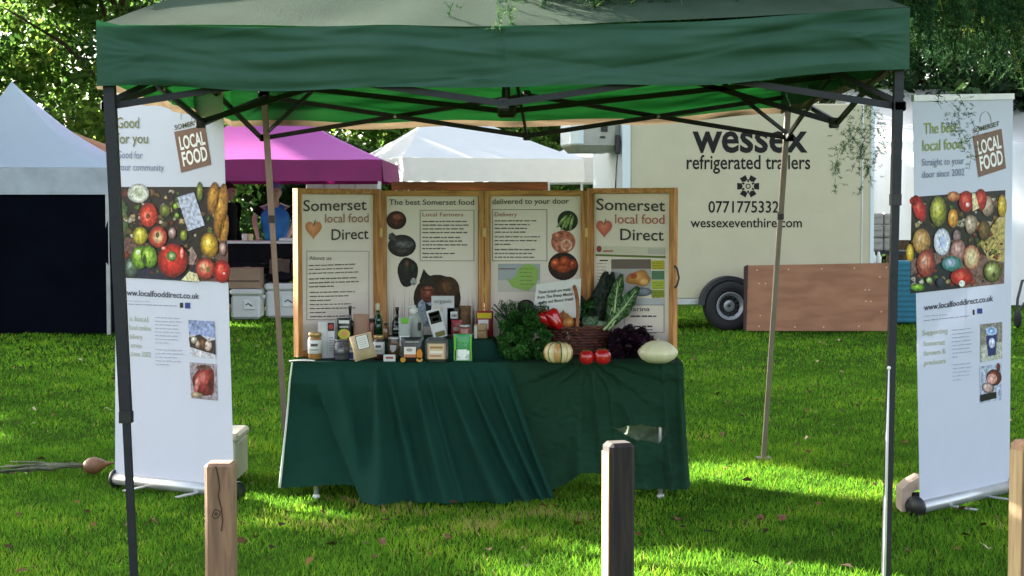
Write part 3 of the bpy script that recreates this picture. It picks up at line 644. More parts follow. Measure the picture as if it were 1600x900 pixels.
# right-hand white marquee
t = thing('marquee', 'sunlit white marquee behind the right banner and trailer end', 'marquee', (zx(1490, 24), 25.5, 0))
x0, x1 = zx(1352, 24), zx(1700, 24)
def pleat(p0, p1, z0, z1, mname, nm='side_wall'):
    p0, p1 = Vector((*p0, 0)), Vector((*p1, 0)); L_ = (p1-p0).length; d = (p1-p0).normalized(); nn = Vector((d.y, -d.x, 0))
    mm = MB(); mm.grid(lambda u, v: p0.lerp(p1, u)+nn*(.05*math.sin(u*L_*7)*(.3+.7*v)+.02*math.sin(u*L_*19))+Vector((0, 0, z1+(z0-z1)*v)), int(L_*22), 6); mm.build(nm, mname, t)
pleat((x0, 24), (x1, 24), 1.0, 2.45, 'tent_white'); pleat((x0, 24), (x0, 28), .05, 2.45, 'tent_white'); pleat((x1, 28), (x1, 24), .05, 2.45, 'tent_white')
pleat((zx(1560, 23.9), 23.9), (x1, 23.9), .05, 2.4, 'tent_white')
mm = MB(); mm.grid(lambda u, v: Vector((x0+(x1-x0)*u, 24+2*v, 2.45+.9*v-.06*math.sin(math.pi*v))), 20, 8); mm.build('roof_panel', 'tent_white', t)
mm = MB(); mm.grid(lambda u, v: Vector((x0+(x1-x0)*u, 28-2*v, 2.45+.9*v-.06*math.sin(math.pi*v))), 20, 8); mm.build('roof_panel', 'tent_white', t)

# ============================================================ TRAILER
tr = thing('refrigerated_trailer', 'cream refrigerated trailer lettered with the hire firm, parked behind the stall', 'trailer', (2.9, 20.6, 0))
c0 = XY(975, 19.6); ud = Vector((math.cos(R(8)), math.sin(R(8)), 0)); vd = Vector((-ud.y, ud.x, 0)); zb = zz(468, 19.6); zt = zz(160, 19.6); Lt = 3.09; Wt = 1.9
o_ = Vector((c0.x, c0.y, 0)); E = lambda a_, b_, z: o_+ud*a_+vd*b_+Vector((0, 0, z))
def obox(mm, a0, a1, b0, b1, z0, z1, bev=0):
    mt = Matrix.Translation(E((a0+a1)/2, (b0+b1)/2, (z0+z1)/2)) @ Matrix.Rotation(R(8), 4, 'Z'); return mm.box(None, (a1-a0, b1-b0, z1-z0), bev=bev, mtx=mt)
mm = MB(); obox(mm, .0, Lt, .0, Wt, zb, zt, .015); body = mm.build('body', 'trailer_cream', tr)
mm = MB(); obox(mm, -.02, .0, .03, Wt, zb+.02, zt-.02); mm.build('nose_panel', 'trailer_nose', tr)
mm = MB(); obox(mm, -.03, .07, -.012, .03, zb-.02, zt, .008); mm.build('corner_trim', 'trailer_nose', body)
mm = MB(); obox(mm, .09, .115, -.008, .0, zb, zt); mm.build('corner_trim', 'trailer_cream', body)
mm = MB(); obox(mm, Lt-.13, Lt-.115, -.010, .0, zb, zt); mm.build('corner_trim', 'rail_grey', body)
mm = MB(); obox(mm, Lt-.02, Lt+.03, -.015, .04, zb-.02, zt, .008); mm.build('corner_trim', 'trailer_nose', body)
mm = MB(); obox(mm, -.02, Lt, -.014, .05, zb-.07, zb, .006); mm.build('bottom_rail', 'rail_grey', body)
mm = MB(); obox(mm, .1, Lt-.1, .2, Wt-.2, .30, zb-.07); mm.build('chassis', 'chassis', tr)
mm = MB(); obox(mm, -1.2, .1, .8, .95, .36, .46); obox(mm, -1.25, -1.15, .85, .9, .05, .5); mm.build('tow_bar', 'chassis', tr)
# cooling unit on the nose
mm = MB(); obox(mm, -.62, -.02, .10, .95, zz(238, 19.8), zt-.15, .08); un = mm.build('cooling_unit', 'unit_grey', tr)
mm = MB(); obox(mm, -.63, -.40, .09, .96, zz(237, 19.8), zt-.14, .09); mm.build('unit_cowl', 'trailer_nose', un)
mm = MB(); obox(mm, -.27, -.19, .085, .10, zz(207, 19.8), zz(199, 19.8)); mm.build('vent', 'black_plastic', un); mm = MB(); obox(mm, -.28, -.22, .085, .10, zz(217, 19.8), zz(214, 19.8)); mm.build('vent', 'black_plastic', un)
mm = MB(); obox(mm, -.10, -.04, .04, .10, zz(242, 19.8), zz(212, 19.8), .01); mm.build('plug_box', 'black_plastic', un)
mm = MB(); mm.tube([E(-.07, .06, zz(240, 19.8)), E(-.09, .05, zz(262, 19.8)), E(-.11, .05, zz(330, 19.8))], .008, 6); mm.build('cable', 'black_plastic', un)
# wheel
wc = XY(1138, 19.7); wz = zz(478, 19.7); rw = .30
def yring(cx, cy, cz, prof, n=32):
    mtx = Matrix.Translation((cx, cy, cz)) @ Matrix.Rotation(R(8), 4, 'Z') @ Matrix.Rotation(R(90), 4, 'X'); q = MB(); q.lathe((0, 0, 0), prof, n, mtx=mtx); return q
wheel = yring(wc.x, wc.y+.02, wz, [(.17, -.10), (rw*.93, -.10), (rw, -.07), (rw, .06), (rw*.96, .09), (rw*.8, .10), (.17, .09), (.16, .05)]).build('wheel', 'tyre', tr)
yring(wc.x, wc.y+.02, wz, [(.0, .04), (.05, .075), (.07, .05), (.12, .045), (.155, .075), (.172, .095), (.165, .10), (.15, .085), (.12, .04), (.0, .03)]).build('rim', 'hub_steel', wheel)
q = MB()
for k in range(12):
    a_ = k*math.pi/6; cx_ = wc.x+.108*math.cos(a_)*math.cos(R(8)); q.ball((cx_, wc.y-.035, wz+.108*math.sin(a_)), (.017, .006, .022), 8, 5)
q.build('rim_slot', 'black_plastic', wheel)
q = MB(); pts = []
for k in range(0, 19):
    a_ = math.pi*(k/18); pts.append((math.cos(a_)*.36, math.sin(a_)*.36))
def fend(u, v): k = u*18; i = min(int(k), 17); f_ = k-i; x_ = pts[i][0]*(1-f_)+pts[i+1][0]*f_; z_ = pts[i][1]*(1-f_)+pts[i+1][1]*f_; return Vector((wc.x, wc.y, wz))+ud*x_+Vector((0, 0, z_*.97+.015))+vd*(-.06+.24*v)
q.grid(fend, 24, 2); q.grid(lambda u, v: fend(u, 0)*1.0+Vector((0, 0, 0))-((fend(u, 0)-Vector((wc.x, wc.y, wz)))*(.14*v)), 24, 2); q.build('mudguard', 'mudguard', tr)
# lettering on the side
pl = Print(E(0, 0, 1), E(1, 0, 1), E(0, 0, 2)); pr = pl.new()
pr.text('wessex', 1082, 237, 1262, 237, 47, '#101010', .022); pr.text('refrigerated trailers', 1073, 264, 1266, 264, 22, '#101010', .012)
pr.text('0771775332', 1107, 332, 1217, 332, 18, '#101010', .012); pr.text('wessexeventhire.com', 1079, 355, 1253, 355, 14.5, '#101010', .012); pr.build('lettering', body)
pr = pl.new()
for k in range(6):       # hexagon emblem of six dark rhombs round a pale ring
    a_ = math.pi/3*k+math.pi/6*0; c_ = (1169+12.5*math.cos(a_), 291+12.5*math.sin(a_))
    pr.poly([(1169+18*math.cos(a_-.30), 291+18*math.sin(a_-.30)), (1169+18*math.cos(a_+.30), 291+18*math.sin(a_+.30)), (1169+11*math.cos(a_+.42), 291+11*math.sin(a_+.42)), (1169+8.5*math.cos(a_), 291+8.5*math.sin(a_)), (1169+11*math.cos(a_-.42), 291+11*math.sin(a_-.42))], '#101010')
    b1 = a_+math.pi/6; pr.poly([(1169+11*math.cos(b1-.1), 291+11*math.sin(b1-.1)), (1169+11*math.cos(b1+.1), 291+11*math.sin(b1+.1)), (1169+7*math.cos(b1+.25), 291+7*math.sin(b1+.25)), (1169+7*math.cos(b1-.25), 291+7*math.sin(b1-.25))], '#181818')
pr.ell(1169, 291, 4.2, 4.2, ['#3a3a35', '#3a3a35'], hx=0, hy=0); pr.ell(1169, 291, 2.4, 2.4, ['#b0b095', '#b0b095'], k=3, hx=0, hy=0); pr.build('emblem', body)

# plywood board standing in front of the trailer wheel
Yp = 19.3; t = thing('plywood_board', 'brown plywood board standing on edge against the trailer wheel', 'board', (zx(1277, Yp), Yp, 0))
q = MB(); q.prism([XY(1165, Yp, .02), XY(1392, Yp, .02), XY(1390, Yp+.05, zz(411, Yp)), XY(1168, Yp+.05, zz(415, Yp))], (0, .03, 0)); q.build('sheet', 'plywood', t)
q = MB(); q.prism([XY(1162, Yp-.01, .03), XY(1166, Yp-.01, .03), XY(1169, Yp+.04, zz(414, Yp)), XY(1163, Yp+.04, zz(417, Yp))], (0, .05, 0)); q.build('edge_strip', 'ply_edge', t)
pl = Print(XY(1165, Yp, .02), XY(1392, Yp, .02), XY(1390, Yp+.05, zz(411, Yp))); pr = pl.new()
for (a_, b_) in ((1183, 422), (1232, 421), (1284, 420), (1335, 419), (1385, 418), (1186, 443), (1196, 443), (1352, 453), (1358, 453), (1353, 471), (1361, 471), (1377, 487), (1188, 493), (1186, 510), (1242, 511), (1287, 511), (1342, 510), (1375, 433)): pr.ell(a_, b_, 1.3, 1.2, ['#d8c0a8', '#c0a080'], k=1, n=8)
pr.build('screw_heads', t)
# teal crate, grey crates, bottles by the board
def crate(label, px0, px1, py0, py1, Y, m, D=.4, slots=8):
    x0, x1 = zx(px0, Y), zx(px1, Y); z0, z1 = max(.02, zz(py1, Y)), zz(py0, Y); t = thing('crate', label, 'crate', ((x0+x1)/2, Y+D/2, z0))
    q = MB(); q.box(((x0+x1)/2, Y+D/2, (z0+z1)/2), (x1-x0, D, z1-z0), bev=.012); q.build('shell', m, t)
    q = MB()
    for k in range(slots):
        zc = z0+(z1-z0)*(k+.5)/slots; q.box(((x0+x1)/2, Y-.008, zc), (x1-x0-.02, .016, (z1-z0)/slots*.35))
    q.build('rib', m, t); return t
crate('teal plastic crate standing on the grass beside the brown board', 1402, 1440, 408, 506, 20.6, 'teal_plastic', slots=12)
for i, (a_, b_, c_, d_, lab) in enumerate([(1361, 1380, 333, 352, 'top left grey crate of the stack behind the trailer end'), (1381, 1400, 333, 352, 'top right grey crate of the stack behind the trailer end'), (1361, 1380, 353, 371, 'middle left grey crate of the stack behind the trailer end'), (1381, 1400, 353, 371, 'middle right grey crate of the stack behind the trailer end'), (1361, 1380, 372, 392, 'bottom left grey crate of the stack behind the trailer end'), (1381, 1400, 372, 392, 'bottom right grey crate of the stack behind the trailer end')]):
    crate(lab, a_, b_, c_, d_, 21.5, 'grey_crate', .5, 2)['group'] = 'stacked grey crates'
t = thing('trestle_table', 'dark trestle table carrying the grey crate stack', 'table', (zx(1390, 21.5), 21.8, 0))
q = MB(); q.box((zx(1400, 21.5), 21.8, zz(392, 21.5)-.025), (.9, .7, .04)); q.build('tabletop', 'chassis', t)
for sx in (-1, 1):
    q = MB(); q.bar((zx(1400, 21.5)+sx*.38, 21.5, .02), (zx(1400, 21.5)+sx*.1, 22.1, zz(393, 21.5)-.05), .035); q.build('leg', 'chassis', t)
for i, (a_, lab) in enumerate([(1365, 'left white bottle standing on the edge behind the brown board'), (1373, 'right white bottle standing on the edge behind the brown board')]):
    o = MB().lathe((zx(a_, 20.4), 20.4, zz(412, 20.4)), [(.001, 0), (.035, 0), (.038, .08), (.018, .12), (.016, .15), (.001, .15)], 14).build('bottle', 'white_plastic'); tag(o, lab, 'bottle', 'white bottles')
t = thing('stool', 'white stool holding two white bottles behind the brown board', 'stool', (zx(1369, 20.4), 20.4, 0))
q = MB(); q.box((zx(1369, 20.4), 20.4, zz(412, 20.4)-.015), (.22, .22, .028), bev=.006); q.build('seat', 'white_plastic', t)
for sx in (-1, 1):
    for sy in (-1, 1): q = MB(); q.bar((zx(1369, 20.4)+sx*.09, 20.4+sy*.09, .01), (zx(1369, 20.4)+sx*.08, 20.4+sy*.08, zz(413, 20.4)-.03), .02); q.build('leg', 'white_plastic', t)
# bicycle wheel-ish black item at far right edge
t = thing('handcart', 'black sack truck leaning by the white marquee at the right edge', 'handcart', (zx(1600, 20), 20, 0))
q = MB(); q.tube([XY(1588, 20, .1), XY(1590, 20.1, .35), XY(1597, 20.2, zz(440, 20)), XY(1612, 20.2, zz(436, 20)), XY(1618, 20.1, .3), XY(1618, 20, .1)], .018, 8); q.tube([XY(1586, 20, .12), XY(1600, 20.1, .3), XY(1618, 20.1, .34)], .014, 8); q.build('frame', 'black_plastic', t)
for a_ in (1590, 1616):
    mtx = Matrix.Translation(XY(a_, 19.95, .12)) @ Matrix.Rotation(R(90), 4, 'Y'); q = MB(); q.lathe((0, 0, 0), [(.02, -.02), (.10, -.02), (.12, 0), (.10, .02), (.02, .02)], 20, mtx=mtx); q.build('wheel', 'tyre', t)
# ============================================================ WOODEN POSTS
def post(label, px0, px1, ptop, Y, front, left=None, split=None, chip=False, rz=0):
    x0, x1 = zx(px0, Y), zx(px1, Y); w_ = x1-x0; xc = (x0+x1)/2; z1 = zz(ptop, Y); t = thing('wooden_post', label, 'post', (xc, Y+w_/2, 0), 'short wooden posts in the foreground')
    q = MB(); n = 5; lean = .012
    if left:    # turned so that its left face shows
        rz = R(16); hw = w_/2/1.18; mt = Matrix.Translation((xc, Y+hw, 0)) @ Matrix.Rotation(rz, 4, 'Z')
        q.box(None, (hw*2, hw*2, z1+.1), bev=.012, mtx=mt @ Matrix.Translation((0, 0, (z1+.1)/2-.1))); o = q.build('shaft', front, t)
        q = MB(); q.box(None, (.004, hw*2-.022, z1-.0), mtx=mt @ Matrix.Translation((-hw-.001, 0, (z1)/2-.03))); q.build('sunlit_face', left, o)  # thin pale sheet: sunlight on the left face put into its colour
    else:
        q.box((xc, Y+w_/2, z1/2-.05), (w_, w_, z1+.1), bev=.010); o = q.build('shaft', front, t)
        # drying crack running down the face and a knot
        if split:
            q = MB(); pts = [(x_, y_) for x_, y_ in split]
            vs = []
            for i in range(len(pts)-1):
                a_, b_ = P(pts[i][0], pts[i][1], Y-.002), P(pts[i+1][0], pts[i+1][1], Y-.002); q.bar(a_, b_, .0035, .002)
            q.build('crack', 'ply_edge', o)
            q = MB(); c_ = P(338, 803, Y-.001); 
            for rr in (.014, .004): q.tube([c_+Vector((math.cos(a_)*rr*(.8+.2*math.sin(a_*2)), 0, math.sin(a_)*rr*(1+.15*math.cos(a_*3)))) for a_ in np.linspace(0, 6.2832, 20)], .0011, 4)
            q.build('knot', 'post_dark', o)
    return t
post('light brown square post with a drying crack, in front of the left banner', 315, 360, 727, 5.1, 'post_wood', split=[(337, 728), (341, 745), (343, 760), (341, 775), (346, 795), (348, 815), (346, 830)])
post('dark weathered post with its left side coloured as sunlit, in front of the tablecloth', 944, 994, 695, 5.1, 'post_dark', left='post_sunlit')
post('brown post with its left side coloured as sunlit, cut off by the right edge of the picture', 1594, 1649, 693, 5.1, 'post_wood', left='post_sunlit')

# ============================================================ ROLL-UP BANNERS
def banner(label, bl, br, tr_, tl, foot_px):
    """corners of the fabric as world points"""
    c = (bl+br)/2; t = thing('roll_up_banner', label, 'banner', (c.x, c.y, 0), 'roll-up banners either side of the stall')
    d = (br-bl).normalized(); nn = Vector((d.y, -d.x, 0)).normalized()
    def f(u, v):
        q = bl.lerp(br, u).lerp(tl.lerp(tr_, u), v); return q
    q = MB(); q.grid(lambda u, v: f(u, v), 8, 16); q.grid(lambda u, v: f(u, v)-nn*.0012, 8, 16); fab = q.build('fabric', 'banner_white', t, fix=False)
    q = MB(); q.tube([bl-d*.0+Vector((0, 0, -.028)), br+Vector((0, 0, -.028))], .032, 16); base = q.build('base', 'rail_grey', t)
    for e in (bl-d*.005, br+d*.005):
        q = MB(); mtx = Matrix.Translation(e+Vector((0, 0, -.03))-nn*.02) @ d.to_track_quat('Z', 'Y').to_matrix().to_4x4(); q.lathe((0, 0, 0), [(.001, -.012), (.052, -.012), (.056, -.004), (.056, .004), (.052, .012), (.001, .012)], 20, mtx=mtx); q.build('end_cap', 'black_plastic', base)
    q = MB(); q.bar(tl+Vector((0, 0, .008)), tr_+Vector((0, 0, .008)), .016, .03); q.build('top_rail', 'rail_grey', t)
    for u in (.28, .72):
        a_ = bl.lerp(br, u); a_ = Vector((a_.x, a_.y, .012)); q = MB(); q.bar(a_-nn*.12, a_+nn*.17, .03, .006); q.build('foot', 'rail_grey', base)
    q = MB(); mtop = (tl+tr_)/2-nn*.02; mb = (bl+br)/2-nn*.03; q.tube([mb, mtop], .009, 8); q.build('support_pole', 'steel_pale', t)
    return t, fab, Print(bl, br, tl)
bl_, br_ = G(179, 757), G(367, 779)
bl_.z = .055; br_.z = .055
bl_ = P(180, 752, bl_.y); br_ = P(366, 772, br_.y); bl_.z = br_.z = .06
tl_ = P(181, 146, bl_.y+.0); trr = P(348, 147, br_.y)
def onplane(px, py, a, b, leanv=.0):
    n_ = (b-a).cross(Vector((0, leanv, 1))).normalized(); d = ray(px, py); return CO+d*((a-CO).dot(n_)/d.dot(n_))
tl_ = onplane(181, 146, bl_, br_); trr = onplane(348, 147, bl_, br_)
lt, lfab, LP = banner('left roll-up banner reading Good for you, behind the left canopy leg', bl_, br_, trr, tl_, None)
bl2, br2 = G(1437, 803), G(1577, 770); bl2.z = br2.z = .06
tl2 = P(1426, 156, bl2.y); tr2 = P(1583, 153, br2.y+.02)
tl2 = onplane(1426, 156, bl2, br2); tr2 = onplane(1583, 153, bl2, br2)
rt, rfab, RP = banner('right roll-up banner reading The best local food, outside the right canopy leg', bl2, br2, tr2, tl2, None)

def bag_logo(pr0, fab, q4, som, arc, nm=True):
    """brown square bag emblem with white lettering; q4 = corners tl,tr,br,bl in the photo"""
    pr = pr0.new(); pr.poly(q4, '#7a5b4c', 1); pr.build('bag_emblem', fab)
    tl, tr_, br, bl = [np.array(p, float) for p in q4]
    def at(u, v): return tuple(tl*(1-u)*(1-v)+tr_*u*(1-v)+br*u*v+bl*(1-u)*v)
    for s_, v, hh in (('LOCAL', .46, .32), ('FOOD', .86, .34)):
        a_, b_ = at(.11, v), at(.93, v); up = (at(.5, 0)[0]-at(.5, 1)[0], at(.5, 0)[1]-at(.5, 1)[1]); ln = math.hypot(*up); pr = pr0.new()
        pr.text(s_, a_[0], a_[1], b_[0], b_[1], hh*ln, '#efeae4', .028, k=3, up=(up[0]/ln, up[1]/ln)); pr.build('lettering', fab)
    pr = pr0.new(); pr.text('SOMERSET', *som[0], *som[1], som[2], '#4c4a2c', .02, up=(-.12, -1)); pr.build('lettering', fab)
    pr = pr0.new(); cx, cy, rx, ry = arc; P_ = [(cx+rx*math.cos(a_), cy-ry*math.sin(a_)) for a_ in np.linspace(-.25, math.pi+.25, 14)]
    for a_, b_ in zip(P_[:-1], P_[1:]):
        pr.poly([a_, b_, (b_[0]+.9*(1 if b_[0] < cx else -1), b_[1]+.5), (a_[0]+.9*(1 if a_[0] < cx else -1), a_[1]+.5)], '#8c8f7a')
    pr.build('bag_handle', fab)
bag_logo(LP, lfab, [(272, 206), (320, 196), (330, 257), (283, 270)], ((273, 203), (318, 192), 7), (291, 184, 9, 14))
bag_logo(RP, rfab, [(1520, 213), (1565, 201), (1572, 263), (1529, 277)], ((1521, 208), (1562, 196), 7), (1540, 188, 9, 14))
def words(pr0, fab, rows):
    for s_, a_, b_, h_, col, off in rows:
        pr = pr0.new(); pr.text(s_, *a_, *b_, h_, col, off); pr.build('lettering', fab)
G1, G2 = '#77794a', '#7a7f98'
words(LP, lfab, [('Good', (182, 200), (217, 200), 17, G1, .01), ('for you', (182, 224), (231, 224), 16, G1, .01), ('Good for', (183, 247), (222, 248), 11.5, G2, .003), ('your community', (184, 266), (256, 267), 11, G2, .003),
                 ('www.localfooddirect.co.uk', (190, 461), (311, 467), 9, '#3c3d4c', .014)])
words(RP, rfab, [('The best', (1444, 209), (1496, 206), 17, '#8f9a50', .01), ('local food', (1442, 236), (1504, 232), 17, '#8f9a50', .01), ('Straight to your', (1441, 259), (1507, 256), 11, G2, .003), ('door since 2002', (1441, 278), (1507, 274), 11, G2, .003),
                 ('www.localfooddirect.co.uk', (1444, 485), (1552, 470), 9, '#3c3d4c', .014), ('Supporting', (1442, 524), (1481, 520), 8, '#a8ab88', .004), ('Somerset', (1443, 541), (1477, 538), 8, '#a8ab88', .004), ('farmers &', (1444, 556), (1478, 552), 8, '#a8ab88', .004), ('producers', (1445, 571), (1478, 567), 8, '#a8ab88', .004)])
words(LP, lfab, [('a local', (202, 501), (231, 503), 8, '#a0a58c', .004), ('food online', (201, 515), (236, 517), 8, '#a0a58c', .004), ('delivery', (202, 529), (222, 530), 8, '#a0a58c', .004), ('service', (204, 543), (221, 544), 8, '#a0a58c', .004), ('since 2002', (204, 556), (235, 558), 8, '#a0a58c', .004)])
pr = LP.new(); pr.lines(198, 470, 235, 4, 1, '#9a9cae', 1, .03); pr.lines(200, 475, 278, 4, 1, '#8a8c9e', 1.2, .04); pr.lines(242, 496, 285, 5.6, 8, '#9c9eb2', 1.2, .04, seed=3, short=(7,)); pr.lines(243, 546, 287, 5.8, 5, '#9c9eb2', 1.2, .04, seed=4, short=(4,)); tag(pr.build('small_print', lfab), kind='stuff')
pr = RP.new(); pr.lines(1444, 494, 1482, 4, 1, '#9a9cae', 1, -.07); pr.lines(1444, 501, 1518, 4, 1, '#8a8c9e', 1.2, -.11); pr.lines(1488, 516, 1522, 6, 8, '#9c9eb2', 1.2, -.1, seed=5, short=(7,)); pr.lines(1489, 570, 1523, 6, 5, '#9c9eb2', 1.2, -.1, seed=6, short=(4,)); tag(pr.build('small_print', rfab), kind='stuff')
for pr0, fb, pts in ((LP, lfab, ((281, 473, 286, 481, '#20202c'), (289, 473, 297, 482, '#26387c'))), (RP, rfab, ((1520, 484, 1523, 492, '#20202c'), (1527, 482, 1535, 490, '#26387c')))):
    for a_, b_, c_, d_, cl in pts: pr = pr0.new(); pr.rect(a_, b_, c_, d_, cl); pr.build('badge', fb)


def clutter(pr, quad, n, seed, pal, smin=1.2, smax=6, k0=3):
    rr = random.Random(seed); q = [np.array(p, float) for p in quad]
    for i in range(n):
        u, v = rr.uniform(.02, .98), rr.uniform(.03, .97); p = (q[0]*(1-u)+q[1]*u)*(1-v)+(q[3]*(1-u)+q[2]*u)*v; c = rr.choice(pal); s_ = rr.uniform(smin, smax)
        s_ = min(s_, u*150, (1-u)*150, v*130, (1-v)*130)
        pr.ell(p[0], p[1], s_, s_*rr.uniform(.5, 1.3), c, k0+rr.random()*.8, rot=rr.uniform(0, 3), wob=.16, n=12)
PALV = [['#6c5a30', '#3a2c14'], ['#3c4c1c', '#1c280c'], ['#7c2c1c', '#401008'], ['#c0a878', '#7c6440'], ['#1c1c28', '#101018'], ['#86603c', '#4c3420'], ['#5c7c2c', '#2c3c10'], ['#d8ccb8', '#8c8070'], ['#2a2018', '#181008'], ['#a84028', '#581c10']]
# --- photograph of vegetables on the left banner
def food_bg(pr, pts, col='#241c1c'): pr.poly(pts, col, 1)
RD, RD2, YL, GN = ['#ff9a80', '#d83a22', '#8c1a10'], ['#ff7a60', '#c81a18', '#6c0c0c'], ['#ffe678', '#dcb428', '#8c6c14'], ['#d8ee70', '#7ea828', '#2c5010']
pr = LP.new(); food_bg(pr, [(188, 292), (350, 292), (357, 441), (194, 434)])
pr.poly([(190, 368), (230, 380), (290, 425), (320, 395), (356, 385), (357, 441), (194, 434)], '#6b4a44', 2)
pr.poly([(196, 400), (245, 410), (330, 415), (300, 440), (195, 433)], '#1d2138', 3)
clutter(pr, [(188, 293), (350, 293), (356, 440), (194, 433)], 190, 3, PALV); pr.ell(190, 345, 11, 34, ['#a8c088', '#4c6a3c', '#20341c'], 3); pr.ell(216, 302, 17, 15, ['#a0a890', '#b8bca0', '#e8e8dc', '#8a8a80'], 4, hx=0, hy=0)
pr.ell(232, 336, 14, 19, RD, 5, hy=.1); pr.ell(231, 338, 3, 4, ['#a05030', '#702818'], 6); pr.ell(258, 329, 9, 10, ['#b8b860', '#6f7828', '#30380c'], 5); pr.ell(274, 322, 4, 5, GN, 5); pr.ell(276, 337, 4, 5, GN, 5)
pr.poly([(277, 308), (303, 300), (320, 352), (294, 361)], '#b9bed4', 5); pr.poly([(281, 306), (305, 300), (304, 298), (280, 304)], '#30303c', 6)
for q_ in ((345, 330, 10, 44), (333, 310, 9, 26), (350, 360, 7, 26)): pr.ell(*q_, ['#e8b048', '#b87c28', '#6a4012'], 4, rot=.12)
pr.ell(312, 300, 5, 16, ['#c8cc50', '#74802c', '#303818'], 4); pr.ell(287, 368, 6, 9, ['#c8c850', '#80902c', '#283010'], 5)
pr.ell(219, 368, 12, 14, ['#f2ea80', '#c8b830', '#6a6414'], 7); pr.ell(247, 370, 14, 17, ['#ecd8a8', '#dcb880', '#c04030', '#7c2418'], 7, hx=0, hy=0); pr.ell(246, 367, 3, 4, ['#7c6a4c', '#5c4a30'], 8); pr.ell(269, 364, 6, 9, ['#f0d8d0', '#b89088', '#5c4040'], 6)
pr.ell(219, 402, 14, 19, GN, 8, rot=.1); pr.ell(233, 401, 13, 18, GN, 9, rot=-.15); pr.ell(226, 406, 3, 8, ['#20380c', '#3c5c18'], 10); pr.ell(216, 394, 4, 4, ['#ffffff', '#d8f088'], 11)
pr.ell(270, 407, 24, 27, ['#ff9070', '#e03424', '#b41c16', '#5c0c0c'], 9); pr.ell(268, 400, 8, 8, ['#e8f0c0', '#7a9c50', '#2c4c1c'], 11, hx=0, hy=0); pr.ell(284, 396, 3, 10, ['#ffc8b8', '#e84434'], 11); pr.ell(256, 388, 4, 3, ['#ffd0c0', '#e84434'], 11)
pr.ell(327, 383, 14, 20, ['#fff0a0', '#f0c83c', '#b48820', '#64480c'], 8, rot=-.1); pr.ell(321, 420, 16, 17, ['#f8d8a8', '#e89070', '#b83c30', '#541414'], 9); pr.ell(325, 421, 3, 5, ['#503820', '#8c7c40'], 10)
pr.ell(347, 424, 13, 18, RD2, 10); pr.ell(350, 427, 2, 2, ['#ffffff', '#f8b0b0'], 11); pr.ell(348, 388, 6, 12, ['#f0d8d0', '#b08078', '#4c3030'], 7); pr.ell(205, 418, 10, 16, ['#a8b8a8', '#566c5c', '#1c2c24'], 4); pr.poly([(283, 438), (296, 424), (308, 428), (312, 440)], '#d8d0a0', 10)
pr.poly([(290, 395), (300, 385), (308, 400), (295, 430), (287, 425)], '#9c8078', 3)
pr.build('vegetable_photo', lfab, 'photo_print')
# --- right banner photo
pr = RP.new(); food_bg(pr, [(1424, 308), (1571, 297), (1569, 443), (1422, 459)])
pr.poly([(1424, 405), (1500, 385), (1540, 400), (1569, 400), (1569, 443), (1422, 459)], '#7c5c54', 2); pr.poly([(1424, 430), (1470, 410), (1510, 425), (1500, 450), (1422, 459)], '#15182a', 3)
pr.poly([(1530, 380), (1560, 340), (1571, 335), (1569, 410), (1545, 405)], '#c0a860', 3)
for k in range(7): pr.poly([(1528+k*5, 384+k*3), (1555+k*2, 338+k*9), (1556+k*2, 338+k*9), (1530+k*5, 385+k*3)], '#8c7838', 4)
clutter(pr, [(1425, 309), (1570, 298), (1568, 442), (1423, 457)], 170, 8, PALV); pr.ell(1436, 326, 10, 22, RD2, 4, rot=-.3); pr.ell(1429, 314, 8, 7, RD2, 4); pr.ell(1466, 330, 13, 24, ['#f4f0a0', '#c8c048', '#8c8c2c', '#4c4c14'], 5); pr.ell(1489, 341, 8, 15, ['#ffd880', '#e8a030', '#8c5410'], 5); pr.ell(1490, 307, 10, 8, ['#f8c090', '#d07c48', '#7c3c1c'], 5)
pr.ell(1510, 315, 12, 17, RD2, 6); pr.ell(1533, 312, 9, 17, RD2, 6); pr.poly([(1519, 302), (1524, 302), (1530, 325), (1520, 330)], '#ecd8a8', 7); pr.ell(1512, 320, 3, 4, ['#fff', '#f0a0a0'] if False else ['#ffffff', '#f0a0a0'], 8)
pr.ell(1543, 322, 10, 16, ['#ecd8c0', '#b89c84', '#6c5444'], 5); pr.ell(1566, 322, 7, 18, YL, 5); pr.ell(1517, 350, 10, 15, ['#ecdcc4', '#bca48c', '#6c5440'], 6, wob=.06); pr.ell(1538, 360, 10, 16, ['#a07c4c', '#6c4c24', '#302010'], 5)
pr.ell(1440, 377, 14, 20, ['#f0c890', '#c89858', '#7c5424'], 6); pr.ell(1422, 395, 6, 14, YL, 6); pr.ell(1472, 378, 13, 21, ['#c8d0e8', '#b4c0e0', '#f0f0f4', '#a0a8b8'], 6, hx=0, hy=0); pr.ell(1495, 369, 6, 10, ['#b09090', '#705858'], 6)
pr.ell(1447, 412, 15, 22, ['#f8c8b0', '#d88c70', '#a03c30', '#581814'], 7); pr.ell(1497, 392, 12, 18, ['#e0b8b0', '#b88880', '#805048'], 6); pr.ell(1487, 412, 16, 12, ['#c8d4e8', '#9cacc0', '#3c7c74', '#245c54'], 7)
pr.ell(1518, 402, 13, 19, ['#f0dcb0', '#d8c090', '#a8543c'], 8, hx=0, hy=0); pr.ell(1503, 433, 18, 14, RD2, 8); pr.ell(1503, 443, 5, 5, ['#ffffff', '#c8d0c0'], 9); pr.ell(1551, 424, 14, 17, ['#e8ecb0', '#b0b468', '#6c7034', '#34380c'], 8); pr.ell(1553, 430, 3, 4, ['#202008', '#505020'], 9)
